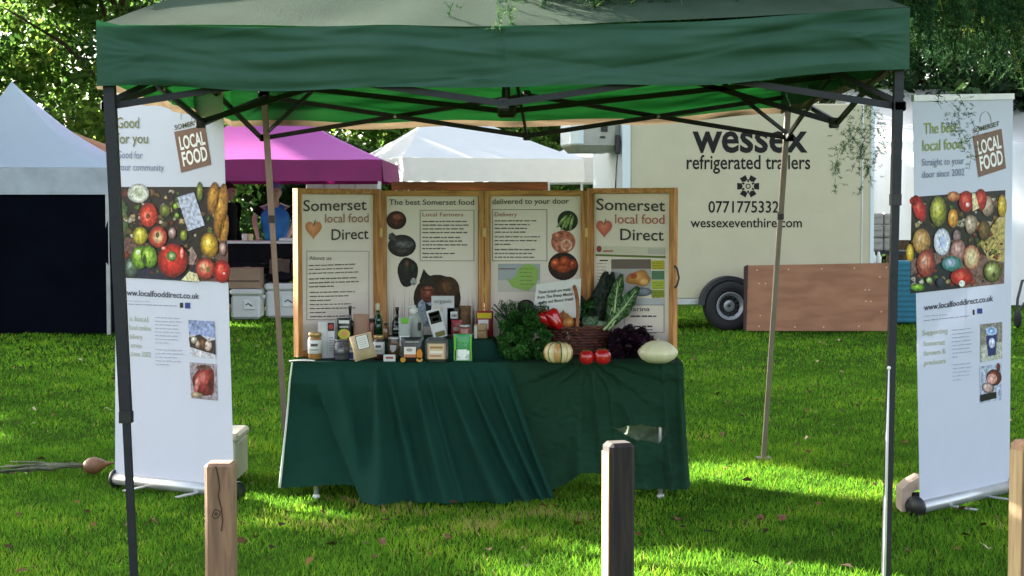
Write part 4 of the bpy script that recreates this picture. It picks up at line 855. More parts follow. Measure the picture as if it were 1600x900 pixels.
pr.ell(1434, 449, 12, 6, ['#b8e050', '#6c9c24', '#2c480c'], 9); pr.ell(1452, 438, 5, 5, ['#d8e8a8', '#6c803c'], 9); pr.ell(1470, 441, 7, 8, ['#30384c', '#14182c'], 8)
pr.build('vegetable_photo', rfab, 'photo_print')
# small pictures lower on the banners
pr = LP.new(); pr.poly([(294, 500), (335, 502), (337, 560), (297, 556)], '#8f9cc4', 1); pr.poly([(295, 522), (336, 528), (337, 560), (297, 556)], '#c8c4cc', 2); pr.poly([(295, 528), (312, 522), (326, 533), (336, 531), (337, 554), (318, 549), (297, 542)], '#3c302c', 3)
pr.ell(303, 531, 5, 6, ['#e8e0d0', '#7c6c5c'], 4); pr.ell(316, 537, 5, 9, ['#8c5c40', '#3c241c'], 4); pr.ell(325, 540, 6, 8, ['#e8dcd4', '#a08878'], 4); pr.ell(309, 538, 4, 7, ['#d8c8b8', '#6c5444'], 5); pr.build('market_picture', lfab, 'photo_print')
pr = LP.new(); pr.poly([(296, 566), (338, 569), (340, 626), (299, 622)], '#9c9096', 1); pr.ell(319, 595, 17, 24, ['#d07c74', '#9c3830', '#4c1816'], 2, wob=.07); pr.ell(318, 574, 12, 4, ['#3c1c18', '#6c4c40'], 3); pr.ell(308, 600, 4, 16, ['#e8a098', '#a84840'], 3, rot=.2); pr.ell(329, 604, 5, 14, ['#401614', '#6c2420'], 3); pr.ell(307, 617, 9, 4, ['#e0c8a8', '#8c7458'], 4); pr.build('meat_picture', lfab, 'photo_print')
pr = RP.new(); pr.poly([(1532, 507), (1566, 503), (1566, 560), (1532, 566)], '#8c8478', 1); pr.poly([(1532, 540), (1566, 534), (1566, 560), (1532, 566)], '#b8b8a8', 2); pr.ell(1549, 517, 9, 7, ['#d8e8f8', '#7ca4dc', '#b8c4d8'], 4, hx=0, hy=0); pr.poly([(1541, 525), (1558, 522), (1556, 554), (1544, 557)], '#232c68', 3); pr.ell(1550, 536, 5, 8, ['#f0f0f8', '#b8bcd8'], 4); pr.build('tub_picture', rfab, 'photo_print')
pr = RP.new(); pr.poly([(1531, 573), (1565, 567), (1565, 625), (1532, 630)], '#b4bcd0', 1); pr.ell(1553, 590, 12, 13, ['#a86858', '#6c2c24', '#3c1612'], 2); pr.ell(1550, 592, 8, 8, ['#f0c0b0', '#c88c80'], 3); pr.ell(1544, 606, 10, 8, ['#f4e0d8', '#c8a8a0', '#4c3838'], 4, rot=.5); pr.poly([(1532, 617), (1557, 612), (1557, 622), (1532, 628)], '#1c1818', 4); pr.ell(1560, 574, 3, 7, ['#8c2c24', '#541814'], 3); pr.build('ham_picture', rfab, 'photo_print')
# cream cool box behind the left banner, white foam block and dark weight behind the right one
Yb_ = 8.75; t = thing('storage_box', 'cream lidded box partly hidden behind the left banner', 'box', (zx(350, Yb_), Yb_+.2, 0)); z1 = zz(676, Yb_)
q = MB(); q.box((zx(333, Yb_)-.0, Yb_+.17, z1/2-.02), (zx(369, Yb_)-zx(297, Yb_), .34, z1-.06), bev=.015); q.build('body', 'label_cream', t)
q = MB(); q.box((zx(333, Yb_), Yb_+.17, z1-.035), (zx(371, Yb_)-zx(295, Yb_), .36, .05), bev=.015); q.build('lid', 'label_cream', t)
t = thing('foam_block', 'curved pale block leaning by the base of the right banner', 'block', (*g2(1425, 800), 0)); q = MB(); a0 = G(1418, 800)
pf = [(1409, 800), (1409, 765), (1419, 756), (1438, 745), (1450, 748), (1450, 770), (1437, 763), (1425, 770), (1420, 800)]
q.prism([P(x_, y_, a0.y) for x_, y_ in pf], (0, .12, 0)); q.build('slab', 'concrete_pale', t)
q = MB(); q.box((P(1436, 785, a0.y+.05)), (.09, .09, .09), bev=.01); q.build('dark_insert', 'weight_dark', t)

# ============================================================ TABLE AND CLOTHS
TZ = .700; TY0, TY1 = 8.24, 8.96; TX0, TX1 = XY(462, TY0).x, XY(1064, TY0).x
t = thing('folding_table', 'long folding table under the dark green cloths', 'table', ((TX0+TX1)/2, 8.6, 0))
q = MB(); q.box(((TX0+TX1)/2, 8.6, TZ-.03), (TX1-TX0-.03, TY1-TY0-.03, .04), bev=.008); q.build('tabletop', 'white_plastic', t)
for sx in (TX0+.10, TX1-.10):
    for sy in (TY0+.05, TY1-.08):
        q = MB(); q.tube([(sx, sy, TZ-.05), (sx, sy-.01, .0)], .014, 10); o = q.build('leg', 'rail_grey', t)
        q = MB(); q.ball((sx, sy-.01, .012), (.02, .02, .015), 10, 6); q.build('foot', 'white_plastic', o)
    q = MB(); q.bar((sx, TY0+.05, .35), (sx, TY1-.08, .35), .02); q.build('brace', 'rail_grey', t)
# riser under the left cloth
rx0, rx1, ry0, ry1, RZ = XY(600, 8.6).x, XY(768, 8.6).x, 8.46, 8.80, .095
t = thing('riser_box', 'low box under the cloth raising the back row of bottles', 'box', ((rx0+rx1)/2, 8.62, TZ)); q = MB(); q.box(((rx0+rx1)/2, (ry0+ry1)/2, TZ+.045), (rx1-rx0-.02, ry1-ry0-.02, .085), bev=.006); q.build('carton', 'cardboard', t)
XM = XY(795, TY0).x   # where the left cloth ends
def sst(a_, b_, x_): x_ = min(1, max(0, (x_-a_)/(b_-a_))); return x_*x_*(3-2*x_)
def ztop(x_, y_):
    k = sst(rx0-.03, rx0+.01, x_)*(1-sst(rx1+.0, rx1+.09, x_))*sst(ry0-.03, ry0+.0, y_)*(1-sst(ry1, ry1+.03, y_))
    return TZ+RZ*k+.0025*noise.noise(Vector((x_*9, y_*9, 0)))
q = MB(); q.grid(lambda u, v: Vector((TX0-.006+(XM-TX0+.006)*u, TY0-.006+(TY1-TY0)*v, ztop(TX0+(XM-TX0)*u, TY0+(TY1-TY0)*v)+.004+.012*sst(.9, 1, u)*math.sin(v*40)*0)), 110, 60); clA = MB(); clA.v, clA.f, clA.sm = q.v, q.f, q.sm
def ridge(x_, c_, w_): return math.exp(-((x_-c_)/w_)**2)
hemA = [(0, 770), (.06, 769), (.12, 767), (.20, 765), (.265, 766), (.285, 786), (.36, 789), (.5, 787), (.62, 789), (.75, 790), (.9, 786), (1, 780)]
def itp(tb, x_):
    for (a_, b_), (c_, d_) in zip(tb[:-1], tb[1:]):
        if x_ <= c_: return b_+(d_-b_)*(x_-a_)/(c_-a_)
    return tb[-1][1]
def frontA(u, v):
    xt = TX0-.006+(XM-TX0+.006)*u; xb = XY(436, 8.15).x+(XY(866, 8.1).x-XY(436, 8.15).x)*(u**.96)
    vv = v; x_ = xt+(xb-xt)*(vv**1.15 if u > .5 else vv)
    y0 = TY0-.006-.012*(1-(1-min(1, vv*12))**2); flap = 1-(1-sst(-.010, .010, u-(.085+.175*vv)))*sst(.10, .45, vv)*1.4
    F_ = 0
    for c0_, c1_, w0, w1, am in ((.385, .36, .012, .05, .050), (.44, .50, .012, .035, .036), (.56, .60, .012, .04, .042), (.62, .66, .01, .02, .018), (.70, .80, .014, .04, .048), (.80, .895, .012, .022, .040), (.90, .955, .012, .016, .034), (.98, .99, .012, .012, .030), (.20, .31, .02, .05, .022)):
        c_ = c0_+(c1_-c0_)*vv; w_ = w0+(w1-w0)*vv; F_ += am*1.9*ridge(u, c_, w_)*min(1, vv*5+.15)*(.5+.5*vv)
    n_ = .018*noise.noise(Vector((u*11, vv*2.2, 2)))*min(1, vv*4)+.004*noise.noise(Vector((u*30, vv*6, 5)))*min(1, vv*4)
    y_ = y0-.05*vv-F_-n_-.045*flap*min(1, vv*6)+.03
    yb = 8.1; ph = itp(hemA, u); zh = max(.008, HC+(323-ph)*(8.12)/F)
    z_ = TZ+.004+(zh-TZ-.004)*vv
    if u > .93: z_ = max(z_, .008)
    return Vector((x_, min(y_, TY0-.004), z_))
q.grid(frontA, 190, 80)
def sideA(u, v):   # left end: u from front to back
    f0 = frontA(0, v); f1 = Vector((TX0-.03-.03*v, TY1, f0.z)); r_ = f0.lerp(f1, u); r_.x -= .02*math.sin(u*14)*v; return r_
q.grid(sideA, 30, 30); q.grid(lambda u, v: Vector((TX0+(XM-TX0)*u, TY1+.004+.02*math.sin(u*30)*v, TZ+.003-(TZ*.72)*v)), 60, 14)
o = q.build('tablecloth', 'tablecloth', fix=False); tag(o, 'dark green cloth hanging to the grass over the left half of the table', 'tablecloth', 'green tablecloths')
q = MB(); q.tube([frontA(0, v)+Vector((-.006, -.004, 0)) for v in np.linspace(0, 1, 14)], [.004+.003*k/13 for k in range(14)], 6); q.build('sunlit_edge', 'sunlit_cloth', o)  # pale tube: sunlight along the cloth's left edge put in as colour
q = MB(); q.grid(lambda u, v: Vector((TX0-.03+.13*u, TY0-.004+.05*v-.01*math.sin(u*3), TZ+.008+.016*u*(1-u)+.004*math.sin(v*3))), 10, 4); q.build('turned_corner', 'sunlit_cloth', o)  # corner in the same pale colour as the painted sunlit edge
hole = [(957, 668), (968, 671), (982, 666), (1001, 664), (1020, 668), (1042, 670), (1039, 683), (1031, 695), (1014, 690), (996, 689), (984, 684), (970, 676)]
hemB = [(0, 774), (.10, 772), (.22, 760), (.32, 741), (.40, 741), (.47, 744), (.52, 765), (.7, 767), (.9, 768), (1, 765)]
def frontB(u, v):
    xt = XM-.03+(TX1+.006-XM+.03)*u; xb = XY(830, 8.2).x+(XY(1075, 8.2).x-XY(830, 8.2).x)*u
    x_ = xt+(xb-xt)*v; F_ = 0
    for c0_, c1_, w0, w1, am in ((.45, .30, .014, .05, .026), (.50, .46, .012, .03, .026), (.56, .60, .012, .03, .020), (.62, .74, .02, .035, .024), (.88, .90, .012, .03, .030), (.97, .985, .014, .02, .030)):
        F_ += am*ridge(u, c0_+(c1_-c0_)*v, w0+(w1-w0)*v)*(.25+.75*min(1, v*2.2))
    # radiating creases from the point where the cloth is pinched on the table edge
    dx, dz = (u-.47), v; an = math.atan2(dx*1.2, dz+.04); rad = math.hypot(dx*1.2, dz); F_ += .010*math.sin(an*15+.6)*min(1, rad*5)*(1-sst(.5, 1.0, rad))
    F_ += .030*sst(.55, .95, v)*math.sin(u*21)*.5+.012*noise.noise(Vector((u*7, v*7, 3)))*min(1, v*4)+.006*noise.noise(Vector((u*22, v*22, 8)))
    step = .030*sst(-.012, .012, v-(.50+.30*(u-.62))) * sst(.55, .62, u)*0
    y_ = TY0-.006-.01*min(1, v*12)-.02*v-F_+.02*min(1, v*5)
    zh = max(.008, HC+(323-itp(hemB, u))*8.22/F)
    return Vector((x_, min(y_, TY0-.003), TZ+.001+(zh-TZ)*v))
def pix(q_): d = q_-CO; return 800+F*d.x/d.dot(CF), 450-F*d.dot(CU)/d.dot(CF)
hx_, hy_ = [Vector((*P(a_, b_, 8.2),)) for a_, b_ in hole], None
def inhole(q_):
    if q_.y > TY0+.05: return False
    k = False; n_ = len(hx_); x_, z_ = q_.x, q_.z
    for i in range(n_):
        a_, b_ = hx_[i], hx_[(i+1) % n_]
        if (a_.z > z_) != (b_.z > z_) and x_ < (b_.x-a_.x)*(z_-a_.z)/(b_.z-a_.z)+a_.x: k = not k
    return k
q = MB(); q.grid(frontB, 330, 220, skip=inhole)
q.grid(lambda u, v: Vector((XM-.03+(TX1+.006-XM+.03)*u, TY0-.006+(TY1-TY0)*v, TZ+.0015+.002*noise.noise(Vector((u*9, v*9, 0))))), 40, 20)
def sideB(u, v):
    f0 = frontB(1, v); f1 = Vector((TX1+.012+.03*v, TY1, f0.z)); r_ = f0.lerp(f1, u); r_.x += .018*math.sin(u*13)*v; return r_
q.grid(sideB, 30, 30); q.grid(lambda u, v: Vector((XM+(TX1-XM)*u, TY1+.004+.02*math.sin(u*30)*v, TZ-(TZ*.70)*v)), 60, 14)
o = q.build('tablecloth', 'tablecloth_olive', fix=False); tag(o, 'olive green cloth with a torn hole over the right half of the table', 'tablecloth', 'green tablecloths')
# added crumpled sheet standing in for the sunlit grass beyond the hole
t = tag(MB().grid(lambda u, v: Vector((.30+.545*u, 8.42+.05*noise.noise(Vector((u*6, v*5, 2)))+.02*noise.noise(Vector((u*19, v*17, 2)))+.10*v,   .52-.33*v)), 50, 40).build('grass_stand_in', 'sunlit_grass_green', fix=False), 'added pale green sheet standing in for sunlit grass seen through the torn hole', 'stand-in sheet')

# ============================================================ DISPLAY BOARDS
db = thing('display_board', 'four-panel wooden display board standing on the table behind the produce', 'display board', (0, 8.8, TZ))
zT = HC+(323-295)*8.7/F
def panel(a_, b_, wz, prm='poster'):
    """a_, b_: bottom corners (x, y) left and right as world coords"""
    A, B = Vector((*a_, TZ+.006)), Vector((*b_, TZ+.006)); d = (B-A).normalized(); nn = Vector((d.y, -d.x, 0)); L_ = (B-A).length; H = zT+wz-TZ-.006; w_ = .028; dp = .045
    q = MB(); q.prism([A+d*.004+nn*-.012+Vector((0, 0, .01)), B-d*.004-nn*.012+Vector((0, 0, .01)), B-d*.004-nn*.012+Vector((0, 0, H-.01)), A+d*.004-nn*.012+Vector((0, 0, H-.01))], -nn*.006); pn = q.build('panel', 'backing', db)
    def st(o0, o1, ww, m_='pine'):
        q = MB(); q.bar(o0, o1, ww, dp, up=nn); return q.build('frame_bar', m_, pn)
    st(A+d*w_/2, A+d*w_/2+Vector((0, 0, H)), w_); st(B-d*w_/2, B-d*w_/2+Vector((0, 0, H)), w_)
    for z_ in (w_/2, H-w_/2): q = MB(); q.bar(A+d*w_+Vector((0, 0, z_)), B-d*w_+Vector((0, 0, z_)), dp-.004, w_); q.build('frame_bar', 'pine_h', pn)
    pa = [A+d*(w_+.002)-nn*.009+Vector((0, 0, w_+.002)), B-d*(w_+.002)-nn*.009+Vector((0, 0, w_+.002)), B-d*(w_+.002)-nn*.009+Vector((0, 0, H-w_-.002)), A+d*(w_+.002)-nn*.009+Vector((0, 0, H-w_-.002))]
    q = MB(); q.prism(pa, nn*.002); q.build('poster', prm, pn)
    return pn, Print(pa[0]+nn*.002, pa[1]+nn*.002, pa[3]+nn*.002)
yI = 8.90
pL, PL = panel((XY(464, 8.50).x, 8.50), (XY(593, 8.84).x, 8.84), 0)
p2, P2 = panel((XY(597, 8.86).x, 8.86), (XY(756, yI).x, yI), -.008)
p3, P3 = panel((XY(758, yI).x, yI), (XY(915, 8.86).x, 8.86), -.008)
pR, PR = panel((XY(919, 8.84).x, 8.84), (XY(1054, 8.55).x, 8.55), .004)
q = MB(); q.bar(XY(612, 8.95, zT+.018), XY(856, 8.96, zT+.018), .02, .045); q.build('header_rail', 'brown_board', db)
for px, y_, z_ in ((595, 8.85, 1.35), (595, 8.85, .9), (757, 8.90, 1.35), (757, 8.9, .9), (917, 8.85, 1.35), (917, 8.85, .9)):
    q = MB(); q.box(XY(px, y_-.03, z_), (.022, .004, .05)); q.build('hinge', 'lid_gold', db)
q = MB(); hp = [(1054, 415), (1058, 420), (1061, 434), (1058, 446), (1054, 450)]; q.tube([P(a_, b_, 8.53) for a_, b_ in hp], .005, 8); q.build('handle', 'black_plastic', db)
INK, TXR, TXO = '#33302e', '#b4604a', '#b98468'
def head(pr0, pn, rows):
    for s_, a_, b_, h_, col, off in rows: pr = pr0.new(); pr.text(s_, *a_, *b_, h_, col, off); pr.build('heading', pn, 'gloss_print')
def apple(pr0, pn, cx, cy, s, cols):
    pr = pr0.new(); pts = []
    for k in range(28):
        a_ = 2*math.pi*k/28; x_ = 16*math.sin(a_)**3; y_ = -(13*math.cos(a_)-5*math.cos(2*a_)-2*math.cos(3*a_)-math.cos(4*a_)); pts.append((cx+x_*s*.82, cy+y_*s))
    c_ = [lin(cols[0])]+[lin(cols[1])]*28; pr.m.add([pr.at(cx-2*s, cy-3*s, 2)]+[pr.at(x_, y_, 2) for x_, y_ in pts], [(0, 1+j, 1+(j+1) % 28) for j in range(28)], False, c_)
    pr.poly([(cx-.6*s, cy-5*s), (cx+1.2*s, cy-5*s), (cx+3.6*s, cy-15*s), (cx+2.2*s, cy-15*s)], '#5c5a30', 3); pr.build('apple_heart', pn, 'gloss_print')
head(PL, pL, [('Somerset', (474, 330), (573, 328), 17.5, '#3d3733', .008), ('local food', (508, 348), (576, 347), 14, '#9a6a4c', .004), ('Direct', (518, 375), (576, 373), 17, '#3d3733', .008), ('About us', (483, 406), (518, 406), 6, '#6c5c58', .004)])
apple(PL, pL, 490, 358, .98, ['#e8a070', '#c47848'])
pr = PL.new(); pr.frame(479, 392, 577, 500, '#8a7c70', .9); tag(pr.build('text_box', pL, 'gloss_print')); pr = PL.new(); pr.lines(483, 415, 565, 6.1, 3, '#6a5f58', 1.7, -.03, seed=11); pr.lines(483, 436, 568, 6.1, 3, '#6a5f58', 1.9, -.03, seed=12, short=(2,)); pr.lines(484, 457, 560, 6.3, 7, '#6a5f58', 1.7, -.02, seed=13, short=(2, 5)); tag(pr.build('small_print', pL, 'gloss_print'), kind='stuff')
head(P2, p2, [('The best Somerset food', (608, 320), (741, 320), 8.5, '#4a4442', .01), ('Local Farmers', (660, 338), (724, 338), 6, '#a8645c', .008)])
pr = P2.new(); pr.frame(656, 328, 741, 408, '#7c7470', 1); pr.build('text_box', p2, 'gloss_print'); pr = P2.new(); pr.lines(660, 346, 735, 5.8, 4, '#645c5a', 1.9, 0, seed=21); pr.lines(660, 371, 738, 5.8, 4, '#645c5a', 1.9, 0, seed=22, short=(3,)); pr.lines(660, 396, 728, 5.8, 2, '#645c5a', 1.9, 0, seed=23, short=(1,)); tag(pr.build('small_print', p2, 'gloss_print'), kind='stuff')
def pic(pr0, pn, fn, nm='round_picture'): pr = pr0.new(); fn(pr); pr.build(nm, pn, 'photo_print')
pic(P2, p2, lambda pr: (pr.ell(619.5, 344, 15.5, 14.5, ['#5c2c20', '#4a2018', '#28120e'], 1), pr.ell(621, 339, 9, 5, ['#b0684c', '#6c3020'], 2), pr.ell(619, 348, 3, 5, ['#7c3428', '#4c1c14'], 3)))
pic(P2, p2, lambda pr: (pr.ell(628, 384, 22, 17.5, ['#4a4648', '#343032', '#201c1e'], 1), pr.poly([(607, 374), (608, 366), (613, 363), (618, 367), (619, 376)], '#4c484c', 2), pr.ell(632, 382, 15, 6, ['#7c787c', '#464246'], 2), pr.ell(630, 392, 14, 4, ['#5a585c', '#302c30'], 3)))
pic(P2, p2, lambda pr: (pr.ell(637, 425, 16, 23, ['#302c2c', '#252121', '#181414'], 1, wob=.04), pr.ell(636, 412, 4, 6, ['#7c4c44', '#3c2420'], 2), pr.ell(645, 418, 5, 8, ['#2c3c38', '#141818'], 3), pr.ell(646, 440, 5, 6, ['#e8e8e8', '#888488'], 3), pr.poly([(655, 440), (662, 420), (668, 428), (674, 432), (664, 446)], '#201c1c', 2)))
def farmer(pr):
    pr.ell(683, 466, 37, 37, ['#4c2c1a', '#3c2012', '#2c160c'], 1, hx=0, hy=0); pr.ell(700, 452, 18, 20, ['#7c5430', '#4c2c18', '#382012'], 2)
    pr.poly([(652, 510), (653, 474), (662, 465), (676, 463), (686, 472), (690, 510)], '#a8b4c4', 5); pr.ell(668, 456, 11.5, 17, ['#b86c50', '#8c4634', '#5c2c22'], 6, hx=-.1); pr.poly([(656, 453), (657, 441), (663, 436), (674, 437), (680, 444), (679, 453), (674, 447), (662, 447)], '#2c201c', 7); pr.rect(660, 452, 677, 454.5, '#4c241c', 8); pr.ell(669, 459, 2, 4, ['#c87c5c', '#8c4634'], 8); pr.rect(664, 465, 674, 467, '#4a201c', 8); pr.poly([(664, 472), (672, 478), (677, 470), (674, 500), (668, 500)], '#2c3040', 6)
pic(P2, p2, farmer, 'portrait_picture')
pr = P2.new(); rr = random.Random(3)
for k in range(22):
    a_ = rr.uniform(603, 650) if k < 12 else rr.uniform(722, 750); pr.poly([(a_, 520), (a_+1, 520), (a_+rr.uniform(-3, 4), rr.uniform(440, 475))], '#57544a', 1)
tag(pr.build('grass_drawing', p2, 'gloss_print'), kind='stuff')
head(P3, p3, [('delivered to your door', (769, 319), (889, 318), 8.5, '#4a4442', .01), ('Delivery', (773, 338), (808, 338), 6.5, '#a8645c', .006)])
pr = P3.new(); pr.frame(769, 327, 855, 408, '#7c7470', 1); pr.build('text_box', p3, 'gloss_print'); pr = P3.new(); pr.lines(773, 345, 838, 5.9, 4, '#645c5a', 1.8, 0, seed=31); pr.lines(773, 370, 845, 5.9, 3, '#645c5a', 1.8, 0, seed=32, short=(2,)); pr.lines(773, 390, 850, 5.9, 3, '#645c5a', 1.8, 0, seed=33); tag(pr.build('small_print', p3, 'gloss_print'), kind='stuff')
pic(P3, p3, lambda pr: (pr.ell(887, 345, 16, 16, ['#3c4c2c', '#28341c', '#1a2012'], 1), [pr.ell(878+k*5, 346+(k % 2)*3, 2.2, 13, ['#b8cc80', '#5c7c3c'], 2, rot=.7-.15*k) for k in range(4)]))
pic(P3, p3, lambda pr: (pr.ell(880, 378, 19, 18, ['#e09880', '#cc7460', '#b0604c'], 1), pr.ell(872, 368, 10, 5, ['#d88870', '#a85440'], 2), pr.ell(885, 383, 9, 9, ['#e8a894', '#cc7864', '#f0c4b0'], 3, hx=0, hy=0), pr.ell(870, 385, 4, 8, ['#e8a088', '#b86450'], 3)))
pic(P3, p3, lambda pr: (pr.ell(880, 416, 23.5, 22, ['#5c2a1c', '#3c1c14', '#1c100c'], 1, hy=0), pr.ell(868, 412, 8, 9, ['#f0885c', '#c04c24', '#7c2c14'], 2), pr.ell(882, 409, 9, 9, ['#e87c50', '#b84420', '#7c2c14'], 3), pr.ell(895, 413, 7, 8, ['#e07044', '#a83c1c', '#6c2410'], 2), pr.ell(880, 420, 12, 6, ['#d05c30', '#7c2c14'], 4)))
pr = P3.new(); pr.rect(778, 412, 844, 456, '#a5abb0', 1); pr.rect(778, 438, 844, 456, '#c8c0b8', 2); pr.rect(779, 419, 806, 421, '#8a6c74', 3); n_ = 26
mp = [(791, 434), (798, 437), (807, 430), (809, 422), (815, 416), (824, 412), (834, 414), (841, 421), (841, 433), (838, 444), (831, 449), (826, 455), (812, 452), (800, 448)]; pr.poly(mp, '#93b45c', 4); pr.lines(812, 420, 836, 6, 5, '#5c7c3c', 1, 0, seed=41, k=6); pr.build('county_map', p3, 'gloss_print')
pr = P3.new(); pr.ell(822, 480, 14, 12, ['#3c3438', '#1c181c'], 1); pr.ell(822, 474, 6, 3, ['#7c6c70', '#3c3438'], 2); pr.build('round_picture', p3, 'gloss_print')
head(PR, pR, [('Somerset', (932, 328), (1039, 330), 18, '#33302e', .008), ('local food', (961, 349), (1038, 350), 15, TXR, .004), ('Direct', (969, 375), (1037, 376), 18, '#33302e', .008), ('farina', (985, 486), (1015, 486), 7, '#4c4c54', .004)])
apple(PR, pR, 944, 356, .95, ['#e08470', '#bc5444'])
pr = PR.new(); pr.poly([(930, 384), (1040, 386), (1040, 398), (930, 396)], '#cfc8b8', 1); pr.ell(936, 389, 4, 5, ['#a8343c', '#701c24'], 2); pr.rect(942, 391, 958, 393.5, '#b05c54', 2); pr.poly([(931, 397), (1040, 400), (1040, 403.5), (931, 400)], '#5f6e2c', 2); pr.poly([(1012, 388), (1039, 389), (1039, 398), (1012, 397)], '#b8b4b0', 2); pr.build('banner_strip', pR, 'gloss_print')
pr = PR.new(); pr.rect(955, 405, 1017, 420, '#6c5c58', 1); pr.rect(937, 406, 950, 408, '#33302e', 1); pr.rect(955, 420, 1017, 460, '#a8a4a8', 1); pr.ell(998, 435, 19, 12, ['#e8b070', '#c88848', '#9c6434'], 3, wob=.12); pr.ell(990, 431, 6, 5, ['#9c3c2c', '#b86444'], 4); pr.ell(1006, 440, 7, 5, ['#f0c080', '#d09850'], 4); pr.ell(1003, 456, 16, 7, ['#a8b0c8', '#585868'], 3); pr.build('food_picture', pR, 'gloss_print')
for a_, b_, cl in ((407, 421, '#b6aa2c'), (423, 437, '#4f7c62'), (438, 452, '#a9b83c'), (453, 465, '#87922c')): pr = PR.new(); pr.rect(1018, a_, 1038, b_, cl, 1); pr.lines(1020, a_+4, 1036, 4, 3, '#6c6c34', .8, 0, seed=a_, k=3); pr.build('colour_tab', pR, 'gloss_print')
pr = PR.new(); pr.rect(955, 466, 1038, 477, '#b8b8c0', 1); pr.frame(975, 476, 1038, 520, '#8a8a94', 1); pr.lines(985, 494, 1028, 16, 2, '#33343c', 2.2, 0, seed=51); pr.lines(990, 515, 1030, 5, 3, '#55565c', 1.6, 0, seed=52); pr.lines(933, 412, 950, 5, 18, '#8a8684', 1, 0, seed=53); tag(pr.build('small_print', pR, 'gloss_print'), kind='stuff')
# ============================================================ THINGS ON THE TABLE
def YT(py, z=TZ+.005): return (HC-z)*F/(py-323)*.998    # depth of a table point seen at row py
def base(px, py, riser=False):
    z = TZ+.006+(RZ if riser else 0); y = Z(px, py, z).y; return Vector((XY(px, y, z).x, y, z)), y/F
GP = 'goods on the stall table'
def label_band(t, c, r, z0, z1, col, marks=(), seed=1):
    q = MB(); q.lathe(c, [(r, z0), (r+.0008, z0+.0005), (r+.0008, z1-.0005), (r, z1)], 24); l = q.build('label', col, t)
    rr = random.Random(seed); q = MB()
    for k, (f0, f1, w_, cl) in enumerate(marks):
        zz0, zz1 = z0+(z1-z0)*f0, z0+(z1-z0)*f1; n_ = 8; R_ = r+.0016
        q.add([(c.x+math.sin((i/n_-.5)*2*w_)*R_, c.y-math.cos((i/n_-.5)*2*w_)*R_, c.z+z_) for z_ in (zz0, zz1) for i in range(n_+1)], [(i, i+1, i+n_+2, i+n_+1) for i in range(n_)], False, lin(cl))
    if marks: q.build('label_print', 'print', t)
    return l
def jar(lab, px0, px1, pt, pb, contents, lid, lcol='label_white', marks=((.55, .75, .5, '#55504c'), (.25, .33, .6, '#8a8480')), band=(.22, .72), riser=False, lidh=.16, name='jar', cat='jar'):
    c, k = base((px0+px1)/2, pb, riser); w_ = (px1-px0)*k; h = (pb-pt)*k; r = w_/2; c.y += r
    t = thing(name, lab, cat, c); lh = h*lidh
    q = MB(); q.lathe(c, [(r*.86, 0), (r*.97, .004), (r, .010), (r, h*.72), (r*.93, h*.78), (r*.80, h-lh), (r*.80, h-lh*.6)], 26); q.build('glass_body', contents, t)
    q = MB(); q.lathe(c, [(r*.9, h-lh), (r*.93, h-lh+.001), (r*.93, h-.003), (r*.88, h), (.001, h)], 26); q.build('lid', lid, t)
    if lcol: label_band(t, c, r+.0006, h*band[0], h*band[1], lcol, marks)
    return t
def bottle(lab, px0, px1, pt, pb, glass, cap, neck=.45, lcol=None, marks=(), band=(.1, .5), riser=False, capc=.12, nr=.32):
    c, k = base((px0+px1)/2, pb, riser); w_ = (px1-px0)*k; h = (pb-pt)*k; r = w_/2; c.y += r; t = thing('bottle', lab, 'bottle', c); hn = h*(1-neck)
    q = MB(); q.lathe(c, [(r*.9, 0), (r, .006), (r, hn*.86), (r*.86, hn), (r*nr*1.5, hn+h*neck*.16), (r*nr, hn+h*neck*.32), (r*nr, h*(1-capc))], 24); q.build('glass_body', glass, t)
    q = MB(); q.lathe(c, [(r*nr*1.1, h*(1-capc)), (r*nr*1.2, h*(1-capc)+.002), (r*nr*1.2, h-.002), (r*nr*1.1, h), (.0005, h)], 18); q.build('cap', cap, t)
    if lcol: label_band(t, c, r+.0006, h*band[0], h*band[1], lcol, marks)
    return t
class Face:      # local print surface: u right, v up, metres, on an upright rectangle
    def __init__(s, o, u, v, n): s.o, s.u, s.v, s.n = o, u, v, n; s.m = MB()
    def pt(s, a, b, k=1): return s.o+s.u*a+s.v*b+s.n*(.0008*k)
    def rect(s, a0, b0, a1, b1, c, k=1): s.m.add([s.pt(*q, k) for q in ((a0, b0), (a1, b0), (a1, b1), (a0, b1))], [(0, 1, 2, 3)], False, lin(c)); return s
    def ell(s, a, b, ra, rb, c, k=2, n=18): s.m.add([s.pt(a+ra*math.cos(6.2832*i/n), b+rb*math.sin(6.2832*i/n), k) for i in range(n)], [tuple(range(n))], False, lin(c)); return s
    def text(s, t, a0, a1, b, h, c, off=.01, k=3):
        vs, fs, W = glyphs(t, off); s.m.add([s.pt(a0+x/W*(a1-a0), b+y/.7*h, k) for x, y in vs], fs, False, lin(c)); return s
